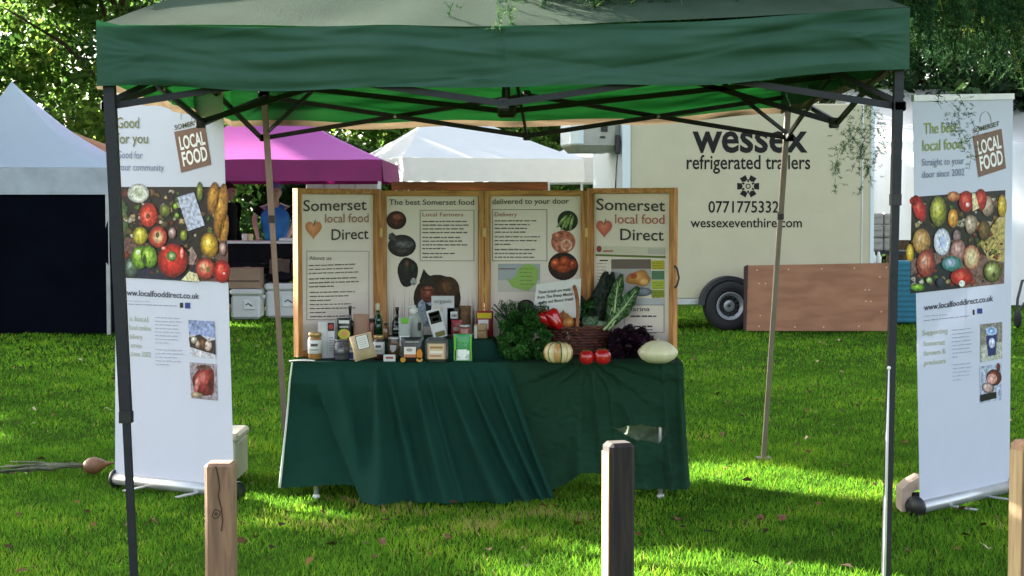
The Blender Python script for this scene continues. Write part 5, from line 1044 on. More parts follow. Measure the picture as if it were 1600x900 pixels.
def boxy(name, lab, cat, px0, px1, pt, pb, m, D=.05, ry=0, rz=0, bulge=0, draw=None, riser=False, bev=.003, rx=0, dy=0):
    """carton (bulge 0) or filled pouch (bulge > 0)"""
    c, k = base((px0+px1)/2, pb, riser); c.y += dy; w_ = (px1-px0)*k; h = (pb-pt)*k; t = thing(name, lab, cat, c)
    mt = Matrix.Translation(c+Vector((0, D/2, 0))) @ Matrix.Rotation(rz, 4, 'Z') @ Matrix.Rotation(rx, 4, 'X') @ Matrix.Rotation(ry, 4, 'Y')
    lift = abs(math.sin(ry))*w_/2
    mt = Matrix.Translation((0, 0, lift)) @ mt; q = MB()
    if bulge:
        def sf(sgn):
            def f(u, v):
                a_ = math.sin(math.pi*u)**.45*math.sin(math.pi*(.04+.94*v))**.5; cr = .0025*noise.noise(Vector((u*7, v*7, px0)))
                return mt @ Vector(((u-.5)*w_*(1-.06*math.sin(math.pi*v)), sgn*(-D/2*a_*bulge-cr*a_), v*h))
            return f
        q.grid(sf(1), 14, 18); q.grid(sf(-1), 14, 18)
    else: q.box(None, (w_, D, h), bev=bev, mtx=mt @ Matrix.Translation((0, 0, h/2)))
    b = q.build('pack', m, t)
    o_ = mt @ Vector((-w_/2, -D/2*(bulge*1.0 if bulge else 1)-.0008, 0)); r3 = mt.to_3x3(); fc = Face(o_, r3 @ Vector((1, 0, 0)), r3 @ Vector((0, 0, 1)), r3 @ Vector((0, -1, 0)))
    if draw: draw(fc, w_, h); fc.m.build('printed_label', 'print', t)
    return t
# ---- back row, on the riser
bottle('tall dark bottle with slim neck near the left end of the back row', 540, 553, 478, 528, 'glass_dark', 'lid_black', .5, riser=True)
boxy('carton', 'white carton with a red emblem standing behind the first jar', 'carton', 497, 522, 502, 560, 'packet_white', .05, rz=R(12), draw=lambda f, w_, h: (f.rect(w_*.55, h*.74, w_*.95, h*.97, '#3c3030'), f.ell(w_*.75, h*.86, w_*.14, h*.07, '#b03c3c'), f.rect(w_*.5, h*.08, w_*.52, h*.95, '#8a8a94'), [f.rect(w_*.6, h*(.2+.07*i), w_*.9, h*(.215+.07*i), '#7a7a84') for i in range(6)]))
jar('black-lidded dark jar standing behind the leftmost jar', 481, 500, 512, 552, 'preserve_dark', 'lid_black', None)
boxy('pouch', 'black pouch with white lettering and a yellow picture, left in the back row', 'pouch', 526, 549, 497, 530, 'packet_black', .04, bulge=1, riser=True, draw=lambda f, w_, h: (f.rect(w_*.15, h*.75, w_*.85, h*.9, '#d8d8d4'), f.rect(w_*.2, h*.55, w_*.8, h*.62, '#b8b8b0'), f.ell(w_*.5, h*.25, w_*.42, h*.24, '#c8c84c'), f.ell(w_*.55, h*.27, w_*.22, h*.17, '#d8a060', 3)))
t_ = boxy('paper_bag', 'brown paper bag behind the wedge pack', 'paper bag', 551, 577, 491, 530, 'kraft_pink', .05, riser=True, bulge=.9)
bottle('green glass bottle with a cream neck label in the back row', 583, 597, 474, 528, 'glass_green', 'label_cream', .42, riser=True, capc=.2, nr=.42, lcol='glass_green')
jar('dark-lidded jar of red preserve beside the green bottle', 571, 586, 498, 528, 'preserve_red', 'lid_black', None, riser=True)
bottle('squat amber bottle with dark cap right of the green bottle', 597, 608, 505, 530, 'glass_amber', 'lid_black', .3, riser=True, nr=.5)
bottle('dark bottle with white printing, left of the grey jug', 612, 628, 480, 528, 'glass_dark', 'lid_black', .42, lcol='glass_dark', marks=((.4, .55, .7, '#b8b8b8'), (.15, .2, .7, '#8a8a8a')), riser=True)
# grey plastic jug with handle and white cap
def jug():
    c, k = base(649, 530, True); c.y += .03; t = thing('jug', 'grey plastic jug with a white cap and moulded handle, centre of the back row', 'jug', c); w_ = 25*k; h = 42*k
    q = MB(); q.lathe(c, [(w_*.42, 0), (w_*.5, .006), (w_*.5, h*.55), (w_*.46, h*.78), (w_*.28, h*.95), (w_*.2, h)], 20, sy=.8); q.build('body', 'jug_grey', t)
    q = MB(); q.tube([c+Vector((w_*.20, -w_*.38, h*.72)), c+Vector((w_*.42, -w_*.36, h*.66)), c+Vector((w_*.44, -w_*.36, h*.32)), c+Vector((w_*.22, -w_*.42, h*.27))], .004, 8); q.build('handle', 'unit_grey', t)
    q = MB(); q.box(c+Vector((w_*.26, -w_*.40, h*.48)), (w_*.22, .006, h*.30), bev=.003); q.build('handle_recess', 'packet_black', t)
    q = MB(); q.lathe(c+Vector((-w_*.12, 0, h)), [(w_*.24, -.012), (w_*.27, 0), (w_*.26, .020), (w_*.16, .024), (w_*.15, .036), (.0005, .037)], 18); q.box(c+Vector((-w_*.34, -.005, h+.028)), (w_*.55, .012, .010), bev=.003); q.build('cap', 'cap_white', t)
jug()
def spraybag():
    boxy('pouch', 'silvery pouch with a lime green top, left of the jug', 'pouch', 622, 642, 496, 560, 'jug_grey', .04, bulge=1, draw=lambda f, w_, h: (f.rect(w_*.25, h*.86, w_*.8, h*.99, '#6cb030'), f.rect(w_*.12, h*.3, w_*.88, h*.55, '#d4d8d8'), f.rect(w_*.2, h*.4, w_*.7, h*.43, '#6c7484')))
spraybag()
boxy('leaflet', 'white leaflet with a grey heading standing at the back behind the jug', 'leaflet', 674, 710, 462, 524, 'packet_white', .006, riser=True, draw=lambda f, w_, h: (f.text('organic', w_*.12, w_*.9, h*.82, h*.10, '#6a6a6c', 0), f.rect(w_*.1, h*.6, w_*.5, h*.72, '#c8b8a8'), f.rect(w_*.02, h*.03, w_*.3, h*.14, '#383a40'), f.ell(w_*.25, h*.28, w_*.18, h*.07, '#a83c44')))
boxy('carton', 'black and white carton leaning by the leaflet in the back row', 'carton', 698, 718, 480, 524, 'packet_black', .03, riser=True, draw=lambda f, w_, h: (f.rect(w_*.3, h*.6, w_*.85, h*.85, '#d4d4d0'), f.rect(w_*.35, h*.1, w_*.8, h*.4, '#5c6068'), f.text('oat', w_*.38, w_*.8, h*.67, h*.12, '#202020')))
boxy('card_tag', 'tilted white card with a black badge in front of the leaflet', 'card', 678, 700, 484, 530, 'packet_white', .006, ry=R(-16), riser=True, dy=-.03, draw=lambda f, w_, h: (f.rect(w_*.12, h*.52, w_*.92, h*.92, '#1c1c18'), f.rect(w_*.2, h*.78, w_*.85, h*.88, '#8c8c4c'), f.rect(w_*.3, h*.6, w_*.75, h*.70, '#b8b8a0'), f.rect(w_*.2, h*.05, w_*.9, h*.22, '#6c6438')))
boxy('bread_bag', 'brown loaf in a clear bag at the right of the back row', 'bread', 716, 736, 478, 524, 'bread', .06, bulge=1, riser=True)
boxy('pouch', 'black pouch with a big white oval in the back row', 'pouch', 734, 760, 467, 512, 'packet_black', .04, bulge=1, ry=R(10), riser=True, dy=.02, draw=lambda f, w_, h: (f.ell(w_*.45, h*.5, w_*.40, h*.36, '#d0ccc8'), f.rect(w_*.25, h*.62, w_*.7, h*.68, '#3c3838', 3), f.ell(w_*.5, h*.42, w_*.16, h*.13, '#b8744c', 3)))
boxy('pouch', 'packet in yellow, red and white at the right end of the back row', 'packet', 743, 771, 486, 526, 'packet_red', .045, bulge=1, riser=True, draw=lambda f, w_, h: (f.rect(w_*.1, h*.72, w_*.9, h*.93, '#c8b428'), f.rect(w_*.15, h*.3, w_*.72, h*.66, '#e4e0dc'), f.rect(w_*.25, h*.45, w_*.65, h*.52, '#8a8488', 3), f.rect(w_*.15, h*.04, w_*.5, h*.26, '#a8a49c')))
boxy('biscuit_pack', 'tan paper packet in front of the yellow and red packet', 'packet', 741, 762, 506, 528, 'packet_tan', .03, bulge=.8, riser=True, dy=-.03, draw=lambda f, w_, h: (f.rect(0, 0, w_*.22, h*.9, '#e0dcd4'), f.rect(w_*.3, h*.5, w_*.85, h*.6, '#8c5c34')))
jar('small jar of red preserve behind the tea packet', 716, 736, 508, 530, 'preserve_red', 'rail_grey', None, riser=True)
boxy('pouch', 'dark red packet partly behind the black pouch', 'packet', 705, 722, 500, 528, 'packet_red', .03, bulge=.8, riser=True, draw=lambda f, w_, h: (f.rect(w_*.2, h*.4, w_*.8, h*.6, '#b8a090'),))
# ---- front row
jar('jar with gold rim and white label at the left end of the front row', 480, 502, 520, 562, 'honey', 'lid_gold')
jar('dark ribbed glass jar second in the front row', 520, 545, 531, 563, 'tumbler', 'tumbler', 'tumbler', marks=((.3, .8, .45, '#6c6c70'), (.45, .6, .3, '#a8a8a8')), lidh=.1)
boxy('carton', 'small blue and white carton between the dark glass jar and the wedge pack', 'carton', 545, 559, 536, 562, 'packet_white', .03, rz=R(-14), draw=lambda f, w_, h: (f.rect(w_*.1, h*.05, w_*.6, h*.45, '#2c3c64'), f.rect(w_*.2, h*.6, w_*.8, h*.7, '#6c7484'), f.rect(w_*.05, h*.88, w_*.95, h*.98, '#a8c060')))
boxy('cheese_wedge', 'pale wedge-shaped pack with a tilted white ticket in the front row', 'cheese', 553, 589, 526, 566, 'cheese', .07, ry=R(-14), bulge=1, draw=lambda f, w_, h: (f.rect(w_*.30, h*.42, w_*.84, h*.97, '#3c3c3c'), f.rect(w_*.33, h*.44, w_*.81, h*.95, '#dcd8d4', 2), [f.rect(w_*.4, h*(.52+.08*i), w_*.74, h*(.535+.08*i), '#8a8484', 3) for i in range(5)]))
jar('jar with gold lid and white label right of the wedge pack', 582, 600, 524, 562, 'preserve_dark', 'lid_gold')
jar('small glass jar with a pale heart-shaped label', 605, 623, 527, 561, 'glass_amber', 'rail_grey', 'glass_amber', marks=((.35, .85, .5, '#c8c4c4'), (.2, .35, .25, '#c8c4c4')), lidh=.12)
boxy('price_card', 'small white price card with red print at the table edge', 'card', 599, 618, 554, 565, 'packet_white', .004, draw=lambda f, w_, h: (f.rect(w_*.2, h*.4, w_*.8, h*.7, '#9c4c54'),))
boxy('snack_pack', 'black pack with a white and orange label in the front row', 'packet', 626, 662, 527, 566, 'packet_black', .045, bulge=1, draw=lambda f, w_, h: (f.rect(w_*.15, h*.2, w_*.66, h*.62, '#dcd4cc'), f.rect(w_*.15, h*.2, w_*.66, h*.32, '#b8744c', 2), f.ell(w_*.38, h*.5, w_*.14, h*.07, '#9c9494', 2), f.rect(w_*.2, h*.78, w_*.8, h*.86, '#8a8a84'), f.ell(w_*.82, h*.32, w_*.13, h*.22, '#c87c28'), f.ell(w_*.1, h*.1, w_*.12, h*.1, '#b8842c'), f.ell(w_*.82, h*.1, w_*.14, h*.09, '#c8944c')))
def tub(lab, px0, px1, pt, pb):
    c, k = base((px0+px1)/2, pb); w_ = (px1-px0)*k; h = (pb-pt)*k; c.y += .02; t = thing('deli_tub', lab, 'tub', c); q = MB(); q.box(c+Vector((0, 0, h/2)), (w_, .05, h), bev=.018); q.build('tray', 'tumbler', t)
    q = MB(); q.box(c+Vector((0, -.021, h*.45)), (w_*.80, .012, h*.68), bev=.006); l = q.build('sleeve', 'packet_tan', t)
    f = Face(c+Vector((-w_*.38, -.0285, h*.12)), Vector((1, 0, 0)), Vector((0, 0, 1)), Vector((0, -1, 0))); f.rect(.04*w_, .02*h, .72*w_, .62*h, '#d0b494'); f.rect(.1*w_, .44*h, .66*w_, .52*h, '#9c7450', 2); f.rect(.1*w_, .24*h, .66*w_, .34*h, '#e0d8d0', 2); f.rect(.08*w_, .12*h, .6*w_, .16*h, '#a04838', 2); f.m.build('printed_label', 'print', l)
tub('rounded grey tub in a beige printed sleeve in the front row', 664, 700, 527, 566)
boxy('tea_packet', 'green and white tea packet with a cup emblem, right end of the front row', 'packet', 708, 738, 522, 565, 'packet_green', .04, bulge=.7, draw=lambda f, w_, h: (f.rect(w_*.04, h*.06, w_*.16, h*.9, '#6cb83c'), f.rect(w_*.86, h*.06, w_*.96, h*.9, '#6cb83c'), f.rect(w_*.1, h*.04, w_*.9, h*.42, '#b8c4b4'), f.ell(w_*.48, h*.28, w_*.24, h*.16, '#f4f4f0'), f.rect(w_*.24, h*.30, w_*.72, h*.44, '#f4f4f0', 3), f.ell(w_*.78, h*.32, w_*.08, h*.07, '#f4f4f0', 2), f.ell(w_*.48, h*.10, w_*.3, h*.03, '#f4f4f0', 2), f.rect(w_*.3, h*.70, w_*.75, h*.74, '#5cb868', 3)))
bottle('low dark bottle between the heart-labelled jar and the black pack', 560, 571, 512, 545, 'glass_dark', 'lid_black', .3, nr=.5)

# ---- sign card and the wicker basket
yS = 8.66; t = thing('sign_card', 'white hand-printed card propped behind the red peppers', 'sign', (XY(870, yS).x, yS, TZ)); pc = [(838, 444), (908, 435), (906, 496), (832, 500)]
c4 = [P(a_, b_, yS+(.02 if b_ < 460 else 0)) for a_, b_ in pc]; q = MB(); q.prism(c4, (0, .003, 0)); q.build('card', 'label_white', t)
q = MB(); q.bar(XY(855, yS+.03, TZ+.01), P(860, 470, yS+.03), .006); q.build('stake', 'pine', t)
pl = Print(c4[3], c4[2], c4[0])
for s_, a_, b_ in (('These breads are made', (841, 459), (891, 454)), ('from The Sheep Master', (840, 467), (896, 461)), ('quality and flavour bread', (841, 475), (895, 469)), ('range', (841, 482), (855, 480))):
    pr = pl.new(); pr.text(s_, *a_, *b_, 4.6, '#3a3434', .016); pr.build('lettering', t)
def basket():
    c, k = base(905, 556); c.y += .13; rx_, ry_, h = 53*k*1.0, .12, 44*k; t = thing('wicker_basket', 'brown wicker basket with arched handle holding vegetables', 'basket', c)
    q = MB(); q.lathe(c, [(.86, .004), (.9, .01), (.93, h*.5), (.96, h-.01)], 40, sx=rx_, sy=ry_); q.build('lining', 'wicker', t)
    n_ = 88; rows = 10
    for r_ in range(rows):
        q = MB(); z_ = h*(r_+.5)/rows; g_ = .90+.07*r_/rows
        q.tube([c+Vector((math.cos(a_)*(rx_*g_+.007*(1 if (i//2+r_//2) % 2 else -.5)), math.sin(a_)*(ry_*g_+.007*(1 if (i//2+r_//2) % 2 else -.5)), z_)) for i, a_ in enumerate(np.linspace(0, 2*math.pi, n_+1))], h/rows*.46, 5, False); q.build('woven_row', 'wicker', t)
    q = MB()
    for i in range(22):
        a_ = 2*math.pi*(i+.5)/22; q.tube([c+Vector((math.cos(a_)*rx_*.905, math.sin(a_)*ry_*.905, 0)), c+Vector((math.cos(a_)*(rx_*.975+.002), math.sin(a_)*(ry_*.975+.002), h))], .0035, 5)
    tag(q.build('upright', 'wicker', t), kind='stuff')
    q = MB(); 
    for ph in (0, 1.6, 3.1): q.tube([c+Vector((math.cos(a_)*(rx_*.985+.004*math.sin(a_*16+ph)), math.sin(a_)*(ry_*.985+.004*math.sin(a_*16+ph)), h+.005*math.cos(a_*16+ph))) for a_ in np.linspace(0, 2*math.pi, 120)], .004, 5, False)
    q.build('rim', 'wicker', t)
    x_ = XY(899, c.y).x; q = MB(); arch = [(x_+.008*math.sin(s*3.1), c.y-ry_*.95*math.cos(s), TZ+h*.9+ (zz(447, c.y)-TZ-h*.9)*math.sin(s)) for s in np.linspace(0, math.pi, 22)]
    q.tube(arch, .010, 8); hd = q.build('handle', 'wicker_light', t)
    return c, h, k
bc, bh, bk = basket()
ztop_b = TZ+bh
# ---- vegetables
def pepper(lab, c, s, rz, ry):
    t = thing('red_pepper', lab, 'pepper', c, 'red peppers in the basket'); mt = Matrix.Translation(c) @ Matrix.Rotation(rz, 4, 'Z') @ Matrix.Rotation(ry, 4, 'Y')
    q = MB(); q.lathe((0, 0, 0), [(.001, -s*1.25), (s*.28, -s*1.15), (s*.5, -s*.6), (s*.62, 0), (s*.66, s*.4), (s*.5, s*.68), (s*.2, s*.6), (.001, s*.56)], 30, mtx=mt, lobes=3, amp=.25); q.build('flesh', 'pepper_red', t)
    q = MB(); q.tube([mt @ Vector((0, 0, s*.55)), mt @ Vector((.004, 0, s*.85)), mt @ Vector((.012, 0, s*1.05))], [.007, .005, .006], 8); q.build('stalk', 'stem_green', t)
yb0 = bc.y-.08
pepper('red pepper lying left in front of the sign card', P(850, 497, yb0), .060, R(10), R(-52)); pepper('red pepper lying right, beside the brown onion', P(864, 496, yb0-.01), .060, R(-20), R(-35))
def onion(lab, c, r, roots=False):
    t = thing('onion', lab, 'onion', c, 'onions in the basket'); q = MB(); q.lathe(c, [(.001, -r), (r*.4, -r*.92), (r*.85, -r*.55), (r, 0), (r*.85, r*.5), (r*.45, r*.85), (r*.15, r*1.1), (.001, r*1.35)], 22); q.build('bulb', 'onion', t)
    if roots:
        q = MB()
        for k in range(9): q.tube([c+Vector((0, -r*.3, -r*.8)), c+Vector((.006*math.sin(k*2), -r*.5-.01, -r*1.5)), c+Vector((.008*math.sin(k*1.3), -r*.5-.012, -r*(2.2+.15*(k % 4))))], .0008, 4)
        tag(q.build('roots', 'root_tan', t), kind='stuff')
onion('brown onion with trailing roots on the rim of the basket', P(887, 504, yb0-.005), 11*bk, True); onion('brown onion behind the red peppers', P(880, 496, yb0+.05), 9*bk)
def ribbed(name, lab, cat, px, py, pb, rx_, rz_, mats, n=10, grp=None, sharp=.12, stem='stem_green'):
    c, k = base(px, pb); r = rx_*k; hh = rz_*k; c.y += r; t = thing(name, lab, cat, c); cc = c+Vector((0, 0, hh))
    for i in range(n):
        q = MB(); a0 = 2*math.pi*i/n+.2
        def f(u, v):
            a_ = a0+2*math.pi/n*u; ph = math.pi*(v-.5); b_ = 1-sharp+sharp*math.sin(math.pi*u)**.6; rr = r*b_*math.cos(ph)**.75 if abs(ph) < 1.57 else 0; z_ = hh*math.sin(ph)*(1-.25*math.exp(-((abs(ph)-1.57)/.35)**2)*1); return Vector((cc.x+math.cos(a_)*rr, cc.y+math.sin(a_)*rr, cc.z+z_))
        q.grid(f, 6, 16); q.build('rib_segment', mats[i % len(mats)], t)
        if len(mats) > 1:
            q = MB(); q.tube([f(0, v)+ (f(0, v)-cc)*.004 for v in np.linspace(.06, .94, 14)], [.0015+.0025*math.sin(math.pi*v) for v in np.linspace(.06, .94, 14)], 5); q.build('stripe', 'squash_green' if i % 2 else 'squash_orange', t)
    q = MB(); q.tube([cc+Vector((0, 0, hh*.7)), cc+Vector((.004, 0, hh*1.02))], [.008, .006], 8); q.build('stalk', stem, t)
ribbed('striped_squash', 'ribbed cream and orange striped squash in front of the parsley', 'squash', 873, 552, 571, 23.5, 18, ['squash_cream', 'squash_cream', 'squash_orange'], n=12)
def pattypan():
    c, k = base(1030, 570); r = 31*k; hh = 18.5*k; c.y += r*.9; t = thing('pattypan_squash', 'pale scalloped pattypan squash at the right end of the table', 'squash', c); cc = c+Vector((0, 0, hh*.95)); q = MB(); n_ = 48; vs = []; prof = [(-1, .02), (-.92, .48), (-.6, .82), (-.25, .97), (.0, 1), (.18, .96), (.48, .80), (.76, .60), (.94, .36), (1.0, .12)]
    for z_, rr in prof:
        for j in range(n_): a_ = 2*math.pi*j/n_; s_ = 1+.12*(abs(math.cos(4.5*a_))-.6)*rr; vs.append(cc+Vector((math.cos(a_)*r*rr*s_, math.sin(a_)*r*rr*s_*.9, z_*hh)))
    m_ = len(prof); q.add(vs, [(i*n_+j, i*n_+(j+1) % n_, (i+1)*n_+(j+1) % n_, (i+1)*n_+j) for i in range(m_-1) for j in range(n_)]+[tuple(range((m_-1)*n_, m_*n_))], True); q.build('flesh', 'pattypan', t)
    q = MB(); q.lathe(cc+Vector((0, 0, hh)), [(.010, -.002), (.008, .008), (.001, .009)], 12); q.build('stalk', 'root_tan', t)
pattypan()
for px, lab in ((917, 'left of the two red tomatoes in front of the basket'), (942, 'right and larger of the two red tomatoes in front of the basket')):
    c, k = base(px, 570); r = (12.5 if px < 930 else 13.5)*k; c.y += r; t = thing('tomato', lab, 'tomato', c); q = MB(); q.lathe(c, [(.001, .001), (r*.55, .0), (r*.9, r*.35), (r, r*.85), (r*.93, r*1.3), (r*.6, r*1.68), (r*.25, r*1.74), (.001, r*1.66)], 24, lobes=5, amp=.04); q.build('flesh', 'tomato', t)
    q = MB()
    for j in range(5): a_ = 1.2566*j+.4; q.tube([c+Vector((0, 0, r*1.69)), c+Vector((math.cos(a_)*r*.3, math.sin(a_)*r*.3, r*1.78)), c+Vector((math.cos(a_)*r*.5, math.sin(a_)*r*.5, r*1.72))], [.0025, .002, .0005], 5)
    q.build('calyx', 'stem_green', t)
# parsley heap: fine curly leaves on stems
def heap(name, lab, cat, ctrs, rad, per, leafs, m, seed, stems=0, asp=.9):
    c0_ = Vector(tuple(np.mean(ctrs, 0))); t = thing(name, lab, cat, (c0_.x, c0_.y, TZ))
    C, tn = clumps(ctrs, rad, per, seed, .95); k = C[:, 2] > TZ+.008; C, tn = C[k], tn[k]
    o = leaf_obj('leaves', C, leafs, np.clip(tn+.1, 0, 1), m, t, asp=asp, seed=seed, kind='stuff')
    if stems:
        r_ = random.Random(seed); q = MB()
        for _ in range(stems): e = Vector(ctrs[r_.randrange(len(ctrs))])+Vector((r_.uniform(-.03, .03), -.02, .02)); q.tube([Vector((c0_.x+r_.uniform(-.05, .05), c0_.y, TZ+.01)), e.lerp(c0_, .4)+Vector((0, 0, .02)), e], [.003, .002, .0012], 5)
        tag(q.build('stems', 'chard', t), kind='stuff')
    return t
yP = 8.46; r_ = random.Random(8)
pc = []
for _ in range(90):
    px = r_.uniform(782, 855); top = 482+ (abs(px-818)/36)**2*26; py = r_.uniform(top+6, 562); pc.append(tuple(P(px, py, yP+r_.uniform(-.10, .10)+(py-520)*-.0008)))
heap('parsley_bunch', 'big bunch of curly dark green parsley left of the striped squash', 'parsley', np.array(pc), np.full(len(pc), .030), 150, .013, 'parsley', 31, 14)
# feathery leek and fennel tops behind the parsley
t = thing('leek_bunch', 'bunch of long green leaves arching behind the parsley', 'leeks', (XY(810, 8.62).x, 8.62, TZ)); r_ = random.Random(12)
for k in range(44):
    q = MB(); a = XY(815+r_.uniform(-12, 12), 8.6, TZ+.02); e = P(r_.uniform(768, 850), r_.uniform(470, 500), 8.6+r_.uniform(-.06, .06)); mid = a.lerp(e, .55)+Vector((0, 0, .03)); e2 = e+Vector((r_.uniform(-.03, .03), 0, -r_.uniform(.0, .03)))
    q.tube([a, mid, e, e2], [.006, .005, .003, .0008], 5); q.build('leaf', 'chard' if k % 3 else 'kale_dark', t)
pc = []; r_ = random.Random(44)
for _ in range(34): pc.append(tuple(P(r_.uniform(775, 850), r_.uniform(474, 503), 8.62+r_.uniform(-.05, .05))))
heap('fennel_bunch', 'feathery green fennel tops sticking up behind the parsley', 'fennel', np.array(pc), np.full(len(pc), .024), 90, .011, 'parsley', 61, 12, asp=.25)
# big leaves standing in the basket
def bigleaf(t, b0, tip, wid, m, rib=True, curl=.3, bend=0, seed=1, face=None, nm='leaf'):
    b0, tip = Vector(b0), Vector(tip); ax = (tip-b0); L_ = ax.length; ax.normalize(); sd = ax.cross(Vector((0, -1, 0))).normalized(); nn = sd.cross(ax).normalized()
    if nn.y > 0: nn = -nn
    def f(u, v):
        w_ = wid*(math.sin(math.pi*(v*.86+.10))**.7)*(.30+.70*min(1, v*2.2)); s_ = (u-.5)*2
        wv = .010*math.sin(v*26+s_*3+seed)*abs(s_)+.012*noise.noise(Vector((u*5, v*7, seed)))
        return b0+ax*(L_*v)+sd*(s_*w_/2*(1+.07*math.sin(v*22+seed)))+nn*(-curl*wid*s_*s_*.5+wv-bend*L_*v*v)
    q = MB(); q.grid(f, 14, 26); o = q.build(nm, m, t, fix=False)
    if rib:
        q = MB(); q.tube([f(.5, v)+nn*.002 for v in np.linspace(0, .93, 12)], [.0075*(1-v)+.001 for v in np.linspace(0, .93, 12)], 6); q.build('midrib', 'rib', o)
        q = MB()
        for v in np.linspace(.2, .85, 8):
            for sg in (.08, .92): q.tube([f(.5, v)+nn*.0015, f(.5+(sg-.5)*.5, min(1, v+.06))+nn*.0015, f(sg, min(1, v+.10))+nn*.001], [.0014, .001, .0005], 4)
        tag(q.build('veins', 'rib', o), kind='stuff')
yL = bc.y
t = thing('kale_bunch', 'dark almost black kale leaves standing upright in the basket', 'kale', (XY(935, yL).x, yL, TZ+.05))
for i, (a_, b_, c_, d_, w_) in enumerate([(930, 515, 948, 424, .095), (925, 515, 935, 448, .085), (940, 512, 958, 425, .07), (920, 512, 922, 468, .07), (912, 515, 908, 462, .06)]): bigleaf(t, P(a_, b_, yL+.02*i), P(c_, d_, yL+.03), w_, 'kale_dark', rib=False, seed=i, curl=.5)
t = thing('chard_bunch', 'glossy green chard leaves with pale ribs leaning right out of the basket', 'chard', (XY(960, yL).x, yL, TZ+.05))
for i, (a_, b_, c_, d_, w_, rb) in enumerate([(948, 514, 972, 428, .075, True), (957, 512, 966, 434, .05, True), (950, 516, 998, 448, .085, True), (943, 516, 984, 470, .06, True)]): bigleaf(t, P(a_, b_, yL-.03-.02*i), P(c_, d_, yL-.05), w_, 'chard', rb, seed=i+9, curl=.35)
def cabbage(lab, px, py, r, m, grp, n=9, seed=1):
    c = P(px, py, bc.y-.03); t = thing('cabbage', lab, 'cabbage', c); r_ = random.Random(seed); q = MB(); q.ball(c, r*.86, 16, 10, wob=.12, seed=seed); q.build('head', m, t)
    for i in range(n):
        a_ = 2*math.pi*i/n; tip = c+Vector((math.cos(a_)*r*1.1, math.sin(a_)*r*.9-.0, r*r_.uniform(.1, .9))); bigleaf(t, c+Vector((math.cos(a_)*r*.3, math.sin(a_)*r*.3, -r*.8)), tip, r*1.4, m, False, -.35, seed=i+seed, nm='outer_leaf')
cabbage('grey-green cabbage sitting in the left of the basket', 922, 503, .033, 'cabbage', None, seed=2); cabbage('pale cabbage in the middle of the basket rim', 937, 508, .026, 'cabbage_pale', None, seed=6)
boxy('courgette', 'dark courgette lying across the basket behind the handle', 'courgette', 905, 915, 470, 508, 'kale_dark', .03, bulge=1, dy=.1)
pc = []; r_ = random.Random(19)
for _ in range(26): pc.append(tuple(P(r_.uniform(905, 930), r_.uniform(470, 505), bc.y+.04+r_.uniform(-.03, .03))))
heap('herb_bunch', 'soft green herbs standing behind the basket handle', 'herbs', np.array(pc), np.full(len(pc), .02), 60, .012, 'parsley', 35, 6)
# purple kale
pc = []; r_ = random.Random(23)
for _ in range(130):
    px = r_.uniform(953, 1022); top = 508+((px-984)/36)**2*22; py = r_.uniform(top+4, 564); 
    if px > 1005 and py > 548: continue
    pc.append(tuple(P(px, py, 8.52+r_.uniform(-.10, .12))))
heap('purple_kale', 'heap of dark purple curly leaves between the tomatoes and the pattypan squash', 'kale', np.array(pc), np.full(len(pc), .026), 150, .015, 'purple_leaf', 37, 0, asp=.8)

# ============================================================ UNDER THE MAGENTA GAZEBO
Yt = 21.3; k = Yt/F
def cooler(lab, px0, px1, pt, pb, Y, m='foam_white', emblem=None):
    x0, x1 = zx(px0, Y), zx(px1, Y); h = (pb-pt)*Y/F; xc = (x0+x1)/2; t = thing('cool_box', lab, 'cool box', (xc, Y+.2, 0), 'white cool boxes on the grass'); b = .01
    q = MB(); q.box((xc, Y+.2, b+h*.39), (x1-x0-.03, .38, h*.78), bev=.03); q.build('body', m, t); q = MB(); q.box((xc, Y+.2, b+h*.88), (x1-x0, .42, h*.2), bev=.025); q.build('lid', m, t)
    q = MB(); q.box((xc+(x1-x0)*.12, Y-.004, b+h*.48), ((x1-x0)*.34, .01, h*.32), bev=.004); pn = q.build('label_plate', 'frame_white', t)
    q = MB(); q.tube([(xc+(x1-x0)*.02, Y-.011, b+h*.46), (xc+(x1-x0)*.1, Y-.011, b+h*.52), (xc+(x1-x0)*.22, Y-.011, b+h*.43)], .008, 5); q.build('mark', 'black_plastic', pn)
    q = MB(); q.box((x1+.02, Y+.12, b+h*.72), (.04, .06, .05), bev=.01); q.build('latch', m, t)
Yc = G(380, 500).y
cooler('white cool box with a square emblem under the cardboard carton', 358, 407, 452, 500, Yc); cooler('white cool box half hidden by the back left canopy leg', 412, 474, 440, 495, Yc+.25); cooler('white cool box at the far left behind the banner edge', 290, 349, 455, 500, Yc+.1)
def cartonb(lab, px0, px1, pt, pb, Y, m='cardboard'):
    x0, x1 = zx(px0, Y), zx(px1, Y); z0, z1 = zz(pb, Y), zz(pt, Y); t = thing('cardboard_carton', lab, 'carton', ((x0+x1)/2, Y+.2, z0), 'cardboard cartons')
    q = MB(); q.box(((x0+x1)/2, Y+.2, (z0+z1)/2), (x1-x0, .36, z1-z0), bev=.006); q.build('body', m, t); q = MB(); q.box(((x0+x1)/2, Y+.012, z0+(z1-z0)*.38), (x1-x0-.01, .012, .012)); q.build('flap_edge', 'cardboard_dark', t)
    q = MB(); q.box(((x0+x1)/2, Y+.2, z1+.004), (.06, .36, .004)); q.build('tape', 'packet_tan', t)
cartonb('tan cardboard carton standing on the nearest white cool box', 357, 405, 419, 451, Yc+.02); cartonb('dark brown cardboard carton beneath the black-clothed table', 420, 452, 405, 441, Yc+.5, 'cardboard_dark')
cartonb('shaded brown carton on the half hidden cool box', 455, 480, 410, 441, Yc+.45, 'cardboard_dark')
